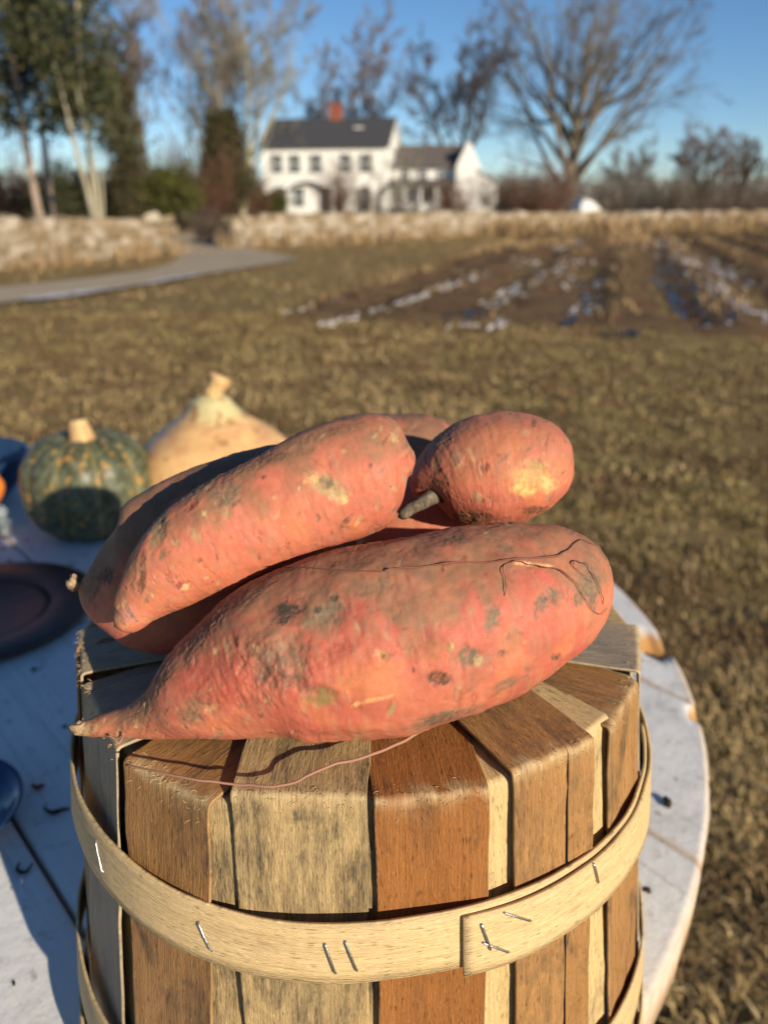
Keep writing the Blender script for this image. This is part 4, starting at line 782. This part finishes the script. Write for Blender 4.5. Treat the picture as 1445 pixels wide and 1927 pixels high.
    c1, c2 = len(V), len(V) + 1; V = np.vstack([V, P[0].mean(0) - T[0] * Rd[0] * 0.5, P[-1].mean(0) + T[-1] * Rd[-1] * 0.5]); Cc = np.vstack([Cc, Cc[0], Cc[-2]])
    F = grid_faces(nu, nv, True); me = bpy.data.meshes.new('sweet_potato')
    j = np.arange(nv); j2 = (j + 1) % nv
    tri = np.concatenate([np.stack([np.full(nv, c1), j2, j], -1), np.stack([np.full(nv, c2), (nu - 1) * nv + j, (nu - 1) * nv + j2], -1)])
    Vl = (V - base).astype(np.float32); nq, nt = len(F), len(tri)
    me.vertices.add(len(Vl)); me.vertices.foreach_set('co', Vl.ravel()); me.loops.add(nq * 4 + nt * 3)
    me.loops.foreach_set('vertex_index', np.concatenate([F.ravel(), tri.ravel()]).astype(np.int32)); me.polygons.add(nq + nt)
    me.polygons.foreach_set('loop_start', np.concatenate([np.arange(nq) * 4, nq * 4 + np.arange(nt) * 3]).astype(np.int32)); me.update(calc_edges=True)
    me.polygons.foreach_set('use_smooth', np.ones(nq + nt, bool)); set_col(me, np.clip(Cc, 0, 1))
    o = obj('sweet_potato', me, M['potato'], None, base); tag(o, label, 'sweet potato', 'sweet potatoes piled on the basket'); return o
def lump(name, c, r, mat, parent, seed, sq=(1, 1, 1), jag=0.5):
    V, F = lathe([(math.sin(a) + 1e-4, -math.cos(a)) for a in np.linspace(0, math.pi, 13)], 16)
    V = V * (1 + (fbm(V * 2.2 + seed, 3, seed) - 0.5) * 2 * jag)[:, None] * r * np.array(sq) + np.asarray(c)
    return obj(name, mesh(name, V - np.array(parent.location), F, True), mat, parent)

A_UL = [(143, 1364, 146, 1383), (160, 1356, 164, 1386), (195, 1343, 198, 1386), (240, 1327, 256, 1388), (290, 1289, 320, 1390), (346, 1216, 394, 1393), (412, 1148, 472, 1390), (480, 1085, 560, 1384),
        (572, 1049, 660, 1383), (682, 1022, 762, 1375), (792, 1003, 862, 1347), (890, 986, 952, 1305), (970, 979, 1030, 1262), (1032, 986, 1074, 1224), (1070, 1003, 1100, 1190), (1098, 1032, 1116, 1156), (1114, 1062, 1124, 1124), (1122, 1082, 1126, 1104)]
sp = [(540, 1150, 34, 26, 0, MOLD, 0.95, 0.3), (612, 1152, 44, 26, 10, GRB, 0.75, 0.2), (625, 1124, 9, 8, 0, MOLD, 1, 0.5), (598, 1143, 10, 7, 0, MOLD, .9, .3), (482, 1252, 34, 46, 15, GRB, 0.85, 1.4), (538, 1245, 46, 52, 0, GRB, 0.62, 1.0),
      (450, 1225, 70, 16, 35, BRN, 0.55, 0.3), (560, 1290, 60, 14, -20, BRN, 0.5, 0.5), (365, 1340, 46, 26, 20, GRB, 0.75, 0.5), (395, 1335, 14, 8, 20, PEACH * 0.8, 0.8, 0.2), (436, 1203, 7, 18, 8, MOLD, 0.8, 0.5), (602, 1318, 34, 20, 10, (0.24, 0.16, 0.06), 0.7, 0.4),
      (700, 1105, 60, 20, 10, GRB, 0.4, 0.2), (930, 1162, 15, 28, -12, GRB, 0.75, 0.4), (1020, 1132, 12, 26, -12, GRB, 0.85, 0.5), (1046, 1118, 13, 18, 10, GRB, 0.75, 0.3), (1090, 1130, 9, 15, 0, GRB, 0.7, 0.3), (890, 1240, 34, 22, 0, GRB, 0.8, 0.5), (905, 1246, 10, 12, 0, TAN, 0.8, 0),
      (822, 1282, 26, 17, 0, BRN * 0.6, 0.85, 0.5), (850, 1222, 6, 8, 0, TAN, 0.9, -0.8), (722, 1240, 15, 14, 0, TAN, 0.8, 0.8), (724, 1237, 5, 5, 0, MOLD, 1, 1.2), (946, 1233, 12, 9, 0, BRN, 0.7, 0.5), (1050, 1240, 12, 7, 15, MOLD, 0.7, 0.2), (960, 1288, 40, 9, 25, GRB, 0.6, 0.2),
      (842, 1352, 70, 12, 18, GRB, 0.7, 0.2), (1110, 1092, 26, 44, 0, GRB, 0.75, 0.3), (1122, 1120, 12, 30, 0, GRB, 0.7, 0), (700, 1323, 34, 5, 12, PEACH, 1.0, 0.2), (668, 1330, 8, 5, 20, PEACH, 1, 0.1), (1000, 1056, 36, 3.5, 0, PEACH, 0.95, 0), (744, 1156, 10, 8, 0, GRB, 0.8, 0.3), (760, 1178, 5, 4, 0, BRN, 0.8, 0.3),
      (800, 1200, 40, 16, 60, RED * 0.6, 0.5, 0.2), (620, 1225, 50, 20, 30, RED * 0.7, 0.5, 0.5), (335, 1215, 5, 10, 0, PEACH * 0.7, 0.8, 0), (250, 1362, 6, 9, 0, PEACH, 0.6, 0), (156, 1372, 18, 14, 0, TAN, 0.9, 0), (775, 1265, 5, 5, 0, MOLD, .8, .3), (985, 1195, 5, 5, 0, BRN, .8, .3),
      (660, 1060, 60, 14, 8, DUST, 0.6, 0.1), (860, 1010, 40, 12, 8, DUST, 0.7, 0.2), (940, 1020, 30, 10, -20, GRB, 0.5, 0.3), (430, 1290, 60, 40, 30, RED, 0.6, -0.6), (700, 1280, 70, 50, 0, ORG, 0.5, -0.3), (360, 1270, 40, 30, 30, RED, 0.55, 0), (375, 1190, 90, 24, 48, DUST * 0.8, 0.75, 0), (470, 1112, 85, 24, 34, DUST * 0.9, 0.7, 0), (305, 1272, 45, 20, 55, DUST * 0.8, 0.7, 0), (420, 1260, 110, 80, 30, RED * 0.85, 0.45, 0), (225, 1362, 40, 16, 15, DUST, 0.6, 0)]  # broad red and dust spots: real dirt, plus left-side shading put into the colour
dA = [.3035, .303, .302, .301, .299, .296, .296, .297, .298, .299, .302, .307, .313, .319, .323, .326, .327, .327]
pA = potato('large red sweet potato lying in front with a tapered tail at left', A_UL, 480, 310, 5, depths=dA, spots=sp, lent=340, dust=0.64, red=0.65, smooth=27)

B_UL = [(214, 1160, 232, 1190), (218, 1138, 262, 1188), (232, 1095, 300, 1166), (258, 1036, 345, 1149), (300, 978, 395, 1128), (352, 935, 445, 1107), (415, 896, 500, 1081), (485, 858, 560, 1052), (555, 823, 620, 1030), (620, 798, 676, 1011), (678, 784, 722, 993), (718, 789, 746, 979), (744, 812, 762, 957), (759, 846, 769, 925), (767, 872, 771, 905)]
sp = [(612, 908, 36, 22, -25, TAN, 0.95, 0.4), (636, 935, 24, 18, -20, TAN * 1.1, 0.95, 0.3), (620, 912, 20, 12, -25, GRB, 0.6, 0), (590, 896, 16, 8, 20, PEACH, 0.7, 0), (650, 945, 10, 8, 0, PEACH, 0.9, 0), (425, 925, 44, 24, 25, GRB, 0.7, 0.2), (428, 960, 12, 12, 0, TAN * 0.8, 0.8, 0.4), (365, 1000, 10, 18, 25, TAN, 0.5, 0.3),
      (292, 1002, 14, 36, -25, TAN * 0.8, 0.9, 0.5), (300, 985, 10, 22, -25, GRB, 0.7, 0.3), (325, 1020, 8, 6, 0, TAN, 0.8, 0.2), (345, 1108, 16, 9, 10, (0.34, 0.07, 0.05), 0.85, 0.4), (353, 1110, 9, 6, 20, PEACH, 0.9, 0), (380, 1058, 7, 5, 0, BRN, 0.8, 0.4), (260, 1085, 8, 40, -12, BRN * 0.8, 0.55, 0.7), (385, 905, 60, 18, 32, DUST, 0.7, 0.2),
      (500, 860, 80, 16, 25, DUST, 0.75, 0.1), (640, 805, 60, 12, 15, DUST, 0.8, 0.1), (745, 820, 14, 9, -50, TAN, 0.6, 0.2), (650, 845, 7, 5, 0, TAN, 0.6, 0.2), (700, 870, 5, 5, 0, BRN, .7, .3), (520, 930, 8, 5, 0, PEACH * .8, .6, .1), (355, 950, 14, 6, 35, RED * .6, .7, .5), (240, 1165, 22, 18, 0, (0.46, 0.20, 0.17), 0.6, 0)]
dB = np.interp(np.arange(len(B_UL)), [0, 4, 8, 11, 14], [0.300, 0.306, 0.312, 0.315, 0.316])
pB = potato('upper sweet potato with a pale tan scar leaning across the pile', B_UL, 340, 220, 15, depths=dB, spots=sp, lent=220, dust=0.55, red=0.35, flat=0.86)

C_UL = [(152, 1088, 154, 1112), (158, 1070, 166, 1136), (172, 1046, 190, 1166), (203, 1010, 232, 1200), (258, 950, 310, 1240), (344, 894, 405, 1195), (446, 853, 506, 1120), (544, 826, 590, 1060), (606, 817, 636, 1010), (636, 845, 652, 970), (648, 880, 656, 930)]
sp = [(198, 1080, 14, 18, -40, MOLD, 0.9, 0.3), (168, 1090, 20, 40, 0, DUST, 0.8, 0)]
dC = np.interp(np.arange(len(C_UL)), [0, 2, 4, 6, 8, 10], [0.350, 0.350, 0.347, 0.358, 0.370, 0.378])
pC = potato('big sweet potato in shade at the back left with a corky stub', C_UL, 230, 170, 25, depths=dC, spots=sp, lent=60, dust=1.3, red=0.4, flat=0.64, smooth=41)  # skin really is dustier; dust raised further to paint in missing shade
pE_UL = [(797, 926, 806, 948), (791, 904, 812, 958), (794, 868, 826, 970), (816, 828, 858, 985), (862, 793, 908, 990), (922, 775, 958, 986), (984, 781, 1008, 979), (1030, 808, 1042, 966), (1054, 842, 1060, 942), (1065, 872, 1067, 915), (1069, 885, 1069, 903)]
sp = [(1005, 905, 46, 34, 20, YEL, 0.55, 0.4), (985, 925, 24, 14, 0, YEL * 1.1, 0.6, 0), (1012, 885, 20, 20, 0, (0.30, 0.20, 0.08), 0.7, 0.5), (1035, 920, 18, 14, 40, PEACH * 0.9, 0.6, 0), (855, 858, 12, 18, 0, DUSTL, 0.8, -0.3), (893, 940, 9, 10, 0, TAN, 0.8, -0.3), (905, 880, 9, 11, 0, BRN, 0.7, 0.8), (882, 853, 5, 16, 30, TAN, 0.6, 0), (815, 880, 8, 14, 0, TAN, 0.7, 0.2), (990, 810, 12, 9, 30, DUSTL, 0.7, 0),
      (820, 920, 24, 22, 0, DUST, 0.85, 0), (880, 980, 60, 12, 5, DUST * .7, 0.8, 0), (1010, 965, 26, 8, 10, BRN, 0.8, 0.5), (830, 825, 40, 20, 50, DUST, 0.6, 0), (940, 850, 6, 5, 0, BRN, .6, .2)]
dE = np.interp(np.arange(len(pE_UL)), [0, 5, 10], [0.356, 0.358, 0.360])
pE = potato('round smooth sweet potato with a dry stem and yellow patch', pE_UL, 250, 230, 35, depths=dE, spots=sp, lent=150, dust=0.32, red=0.3, flat=1.12)
D_UL = [(590, 900, 590, 930), (592, 850, 600, 980), (608, 812, 622, 1015), (655, 787, 662, 1030), (720, 778, 722, 1035), (785, 777, 790, 1030), (830, 788, 838, 1015), (862, 815, 868, 985), (880, 850, 882, 950), (888, 880, 888, 920)]
pD = potato('dusty sweet potato lying flat behind the round one', D_UL, 150, 120, 45, depths=[0.462] * 10, lent=40, dust=1.0, spots=[(700, 790, 60, 12, 0, GRB, 0.6, 0)])
F_UL = [(672, 980, 672, 1000), (676, 950, 680, 1030), (692, 925, 698, 1062), (730, 905, 738, 1085), (790, 898, 800, 1092), (850, 900, 860, 1090), (910, 915, 916, 1075), (945, 945, 948, 1045), (958, 975, 958, 1010)]
pF = potato('sweet potato half hidden in the gap behind the largest one', F_UL, 120, 100, 55, depths=[0.404, 0.404, 0.404, 0.402, 0.400, 0.398, 0.396, 0.394, 0.392], lent=20, dust=0.3, red=0.1)
# stem, stub and rootlets
e0 = at_depth(822, 928, 0.350); e1 = at_depth(752, 975, 0.334)
P = catmull([e0, e0 + (e1 - e0) * 0.35, e0 + (e1 - e0) * 0.7 + np.array([0, 0, 0.0008]), e1], 24); rr = np.interp(np.linspace(0, 1, 24), [0, 0.15, 0.5, 0.93, 1], [0.0050, 0.0036, 0.0028, 0.0023, 0.0012])
V, F = tube_arrays(P, rr, 20); V = V + (fbm(V * 420, 3, 4)[:, None] - 0.5) * 0.0011; obj('stem', mesh('stem', V - np.array(pE.location), F, True), M['stem'], pE)
lump('stub', at_depth(139, 1099, 0.349), 0.0032, M['stub'], pC, 3, (0.9, 0.8, 1.15), 0.7)
lump('tail_end', at_depth(150, 1371, 0.3015), 0.0027, M['stub'], pA, 9, (1.4, 0.9, 0.9), 0.7)
bA = world_bvh([pA])
def root_on(bvh, pts, r, mat, parent, off=0.0006, n=60):
    Q = catmull([(*p, 0) for p in pts], n)[:, :2]; P = []
    for i, (u, v) in enumerate(Q):
        p, nn = hit(bvh, u, v)
        if p is None: p = P[-1] if P else None
        else:
            nn = nn if nn @ ray(u, v) < 0 else -nn; p = p + nn * (off + 0.0007 * abs(math.sin(i * 0.37)))
        if p is not None: P.append(p)
    P = np.array(P); 
    for _ in range(2): P[1:-1] = 0.25 * P[:-2] + 0.5 * P[1:-1] + 0.25 * P[2:]
    P += np.stack([fbm(np.c_[np.arange(len(P)) / 2.5, np.full(len(P), k * 3.7), np.zeros(len(P))], 2, 17) - 0.5 for k in range(3)], -1) * 0.0011
    V, F = tube_arrays(P, np.interp(np.linspace(0, 1, len(P)), [0, 0.5, 1], [r * 0.5, r, r * 0.25]) * (0.55 + 0.9 * fbm(np.c_[np.arange(len(P)) / 3, np.zeros(len(P)), np.zeros(len(P))], 2, 5)), 5)
    return obj('rootlet', mesh('rootlet', V - np.array(parent.location), F, True), mat, parent)
for pts, r in [([(520, 1071), (600, 1074), (720, 1077), (735, 1073), (800, 1068), (860, 1062), (940, 1057), (975, 1054), (1030, 1052), (1062, 1040), (1086, 1021), (1100, 1020), (1125, 1034), (1139, 1055)], 0.00042),
               ([(948, 1122), (951, 1095), (944, 1074), (952, 1062), (985, 1060), (1020, 1070), (1055, 1077), (1085, 1108), (1108, 1142), (1125, 1155), (1138, 1142)], 0.00028), ([(1132, 1135), (1122, 1100), (1100, 1066), (1082, 1058), (1074, 1064), (1088, 1078), (1110, 1096)], 0.00028)]:
    root_on(bA, pts, r, M['root'], pA)
Pz = []
for u, v, dz in [(236, 1441, 0.002), (300, 1453, 0.005), (370, 1467, 0.0055), (440, 1475, 0.004), (500, 1482, 0.004), (545, 1478, 0.004), (585, 1458, 0.006), (640, 1437, 0.006), (700, 1420, 0.006), (760, 1395, 0.007), (800, 1372, 0.008), (830, 1352, 0.009)]: Pz.append(on_z(u, v, ZT + dz))
P = catmull(Pz, 90); P += (fbm(np.c_[np.arange(90) / 6, np.zeros(90), np.zeros(90)], 2, 3)[:, None] - 0.5) * 0.0012
V, F = tube_arrays(P, np.linspace(0.00035, 0.0007, 90), 6); obj('rootlet', mesh('rootlet', V - np.array(pA.location), F, True), M['root_pale'], pA)
P = catmull([on_z(205, 1384, ZT + 0.004), on_z(218, 1392, ZT + 0.003), on_z(222, 1400, ZT + 0.002), on_z(230, 1390, ZT + 0.003), on_z(232, 1380, ZT + 0.006)], 20)
V, F = tube_arrays(P, 0.0004, 5); obj('rootlet', mesh('rootlet', V - np.array(pA.location), F, True), M['root_pale'], pA)

# ================================================================== squash and dishes on the table
def squash(name, label, loc, prof, n, mod, colour, stem_fn, parent_stem_mat='squash_stem'):
    V, F = lathe(prof, n, mod); me = mesh(name, V, F, True); o = empty(name, loc, label, 'squash')
    set_col(me, np.clip(colour(V), 0, 1)); obj('body', me, M['squash'], o); stem_fn(o); return o
kp = catmull([(0.002, 0.016), (0.03, 0.004), (0.055, 0.004), (0.078, 0.03), (0.0850, 0.065), (0.079, 0.100), (0.058, 0.124), (0.034, 0.131), (0.016, 0.127), (0.001, 0.122)], 80)
def kmod(r, z, th):
    rib = np.abs(np.cos(th * 5.0 + 0.4 + 0.10 * np.sin(th * 3))) ** 0.55; return r * (0.915 + 0.085 * rib + 0.012 * np.sin(2 * th + 1)), z + 0.004 * rib * (z > 0.09)
def kcol(V):
    th = np.arctan2(V[:, 1], V[:, 0]); rib = np.abs(np.cos(th * 5.0 + 0.4 + 0.10 * np.sin(th * 3)))
    a, b = fbm(V * 45, 4, 61), fbm(V * 130, 4, 62); c = np.array([0.058, 0.062, 0.030]) * (0.55 + 0.9 * a)[:, None]
    c = c + (np.array([0.16, 0.17, 0.10]) - c) * (sstep(0.5, 0.7, b) * 0.7)[:, None]
    c = c + (np.array([0.26, 0.19, 0.05]) - c) * ((1 - sstep(0.05, 0.40, rib)) * sstep(0.3, 0.65, a) * 0.45)[:, None]
    c = c + (np.array([0.15, 0.155, 0.095]) - c) * (sstep(0.56, 0.66, fbm(V * 210, 3, 66)) * 0.75)[:, None]
    c = c + (np.array([0.42, 0.22, 0.05]) - c) * (sstep(0.67, 0.72, fbm(V * 130, 3, 63)) * 0.9)[:, None]; return c
def kstem(o):
    P = catmull([(0, 0, 0.119), (0.001, 0, 0.130), (-0.001, 0, 0.145), (-0.002, 0.001, 0.156)], 14); V, F = tube_arrays(P, np.interp(np.linspace(0, 1, 14), [0, .25, .8, 1], [0.024, 0.0175, 0.0125, 0.0105]), 14)
    V[:, :2] *= (1 + 0.12 * np.sin(np.arange(len(V)) % 14 * 2.69))[:, None]; obj('stem', mesh('stem', V, F, True), M['squash_stem'], o)
squash('kabocha_squash', 'squat dark green ribbed squash with orange flecks', (-0.402, 0.985, ZTAB + 0.001), kp, 160, kmod, kcol, kstem)
cp = catmull([(0.002, 0.004), (0.05, 0.002), (0.09, 0.022), (0.114, 0.054), (0.110, 0.076), (0.094, 0.099), (0.070, 0.118), (0.047, 0.134), (0.033, 0.149), (0.025, 0.160), (0.013, 0.1665), (0.001, 0.168)], 90)
def cmod(r, z, th): return r * (1 + 0.02 * np.sin(5 * th) * (z < 0.13) + 0.03 * np.sin(2 * th + 1)), z
def ccol(V):
    a, b = fbm(V * 25, 4, 71), fbm(np.c_[V[:, :2] * 90, V[:, 2:] * 14], 4, 72); c = np.array([0.62, 0.375, 0.165]) * (0.8 + 0.4 * a)[:, None]
    c = c + (np.array([0.50, 0.23, 0.12]) - c) * (sstep(0.48, 0.66, b) * 0.6)[:, None]; c = c + (np.array([0.45, 0.43, 0.22]) - c) * sstep(0.125, 0.150, V[:, 2] + (a - 0.5) * 0.02)[:, None] * 0.8
    c = c + (np.array([0.30, 0.15, 0.06]) - c) * (sstep(0.66, 0.74, fbm(V * 60, 3, 73)) * 0.8)[:, None]; return c
def cstem(o):
    P = catmull([(0.001, 0, 0.162), (0.005, 0, 0.173), (0.011, 0, 0.183), (0.017, 0, 0.194)], 12); V, F = tube_arrays(P, np.interp(np.linspace(0, 1, 12), [0, .3, .8, 1], [0.014, 0.0125, 0.0165, 0.0150]), 14)
    V += (fbm(V * 120, 2, 6)[:, None] - 0.5) * 0.006; obj('stem', mesh('stem', V, F, True), M['squash_stem'], o)
squash('pear_shaped_squash', 'cream pear shaped squash with a blunt yellow stem', (-0.248, 1.085, ZTAB + 0.001), cp, 120, cmod, ccol, cstem)
def lathe_obj(name, prof, mat, loc, n=64, parent=None, smooth=True):
    V, F = lathe(prof, n); return obj(name, mesh(name, V, F, smooth), M[mat], parent, loc)
bowl = lathe_obj('blue_bowl', catmull([(0.001, 0.004), (0.045, 0.002), (0.075, 0.026), (0.090, 0.058), (0.095, 0.072), (0.0915, 0.073), (0.086, 0.060), (0.070, 0.030), (0.042, 0.008), (0.001, 0.008)], 50), 'glass_blue', (-0.628, 1.088, ZTAB + 0.002))
tag(bowl, 'deep blue bowl at the table edge behind the green squash', 'bowl')
vase = empty('glass_ornament', (-0.540, 0.985, ZTAB + 0.001), 'orange double bulged ornament on a clear glass foot at left edge', 'ornament')
lathe_obj('bulb', catmull([(0.001, 0.034), (0.008, 0.036), (0.018, 0.050), (0.021, 0.064), (0.015, 0.080), (0.0175, 0.096), (0.014, 0.112), (0.001, 0.118)], 40), 'glass_orange', None, 40, vase)
lathe_obj('foot', catmull([(0.001, 0.001), (0.018, 0.001), (0.021, 0.008), (0.014, 0.014), (0.018, 0.022), (0.014, 0.031), (0.006, 0.033), (0.001, 0.0335)], 40), 'glass_clear', None, 40, vase)
dish = empty('round_dish', (-0.440, 0.742, ZTAB + 0.001), 'dark brown round dish with a raised rim standing in the shade', 'dish')
lathe_obj('rim', [(0.070, 0.007), (0.076, 0.009), (0.114, 0.011), (0.118, 0.009), (0.112, 0.002), (0.080, 0.001), (0.068, 0.003), (0.070, 0.007)], 'dish', None, 72, dish)
lathe_obj('well', [(0.001, 0.0025), (0.060, 0.0028), (0.0685, 0.0060), (0.0685, 0.001), (0.001, 0.001)], 'dish', None, 72, dish)
sau = lathe_obj('blue_saucer', catmull([(0.001, 0.003), (0.035, 0.002), (0.052, 0.010), (0.060, 0.017), (0.0585, 0.0185), (0.050, 0.013), (0.034, 0.006), (0.001, 0.006)], 40), 'glass_blue', (-0.324, 0.430, ZTAB + 0.001))
tag(sau, 'small blue glass saucer near the left of the basket', 'saucer')
jar = lathe_obj('glass_jar', catmull([(0.001, 0.0008), (0.024, 0.0008), (0.027, 0.006), (0.027, 0.030), (0.022, 0.036), (0.0225, 0.044), (0.0195, 0.044), (0.0195, 0.036), (0.024, 0.029), (0.024, 0.008), (0.001, 0.004)], 50), 'glass_clear', (-0.332, 0.424, ZTAB + 0.008), 40)
tag(jar, 'small clear glass jar standing in the blue saucer', 'jar')
def bit(name, label, cat, pts, r, mat, z=0.0022):
    P = catmull([on_z(u, v, ZTAB + z) for u, v in pts], 16); V, F = tube_arrays(P, np.interp(np.linspace(0, 1, 16), [0, .5, 1], [r * 0.5, r, r * 0.5]), 6); base = P.mean(0) * [1, 1, 0] + [0, 0, ZTAB]
    V += (fbm(V * 300, 2, 3)[:, None] - 0.5) * r * 0.6
    return tag(obj(name, mesh(name, V - base, F, True), M[mat], None, base), label, cat)
bit('twig', 'short dark twig on the shaded boards beside the hoop', 'twig', [(83, 1520), (100, 1528), (132, 1520)], 0.0018, 'debris')
bit('curled_stem', 'curled dark dry stem at the shadow edge on the boards', 'dry stem', [(38, 1622), (33, 1636), (48, 1642), (62, 1625)], 0.0013, 'debris')
bit('red_leaf_scrap', 'small dark red leaf scrap on the shaded boards', 'leaf', [(60, 1478), (72, 1481), (84, 1478)], 0.0022, 'red_leaf')
bit('leaf_scrap', 'dark leaf scrap on the sunlit boards right of the basket', 'leaf', [(1250, 1500), (1256, 1508), (1258, 1518)], 0.0032, 'debris')
bit('soil_crumb', 'brown soil crumb on the boards close to the basket right side', 'soil crumb', [(1214, 1668), (1218, 1675), (1222, 1680)], 0.0026, 'debris')

# crumbs of soil and chaff on the boards
g = np.random.default_rng(12); Vs, Fs, n0 = [], [], 0
for k in range(420):
    a_, r_ = g.random() * 6.283, SPR * 0.97 * math.sqrt(g.random()); c_ = SPC + r_ * np.array([math.cos(a_), math.sin(a_)])
    if np.linalg.norm(c_ - BC) < 0.175: continue
    V, F = lathe([(0.001, -0.4), (0.8, -0.3), (1.0, 0.2), (0.5, 0.7), (0.001, 0.9)], 6); sz = 0.0006 + 0.0018 * g.random() ** 3; V = V * sz * np.array([1 + 1.5 * g.random(), 1, 0.7]) * (0.7 + 0.6 * g.random((len(V), 1)))
    ca, sa = math.cos(a_ * 3), math.sin(a_ * 3); V = V @ np.array([[ca, sa, 0], [-sa, ca, 0], [0, 0, 1]]) + np.array([*c_, ZTAB + 0.0006]); Vs.append(V); Fs.append(F + n0); n0 += len(V)
tag(obj('soil_crumbs', mesh('soil_crumbs', np.concatenate(Vs), np.concatenate(Fs)), M['debris']), 'fine soil crumbs scattered over the white boards', 'soil', kind='stuff')
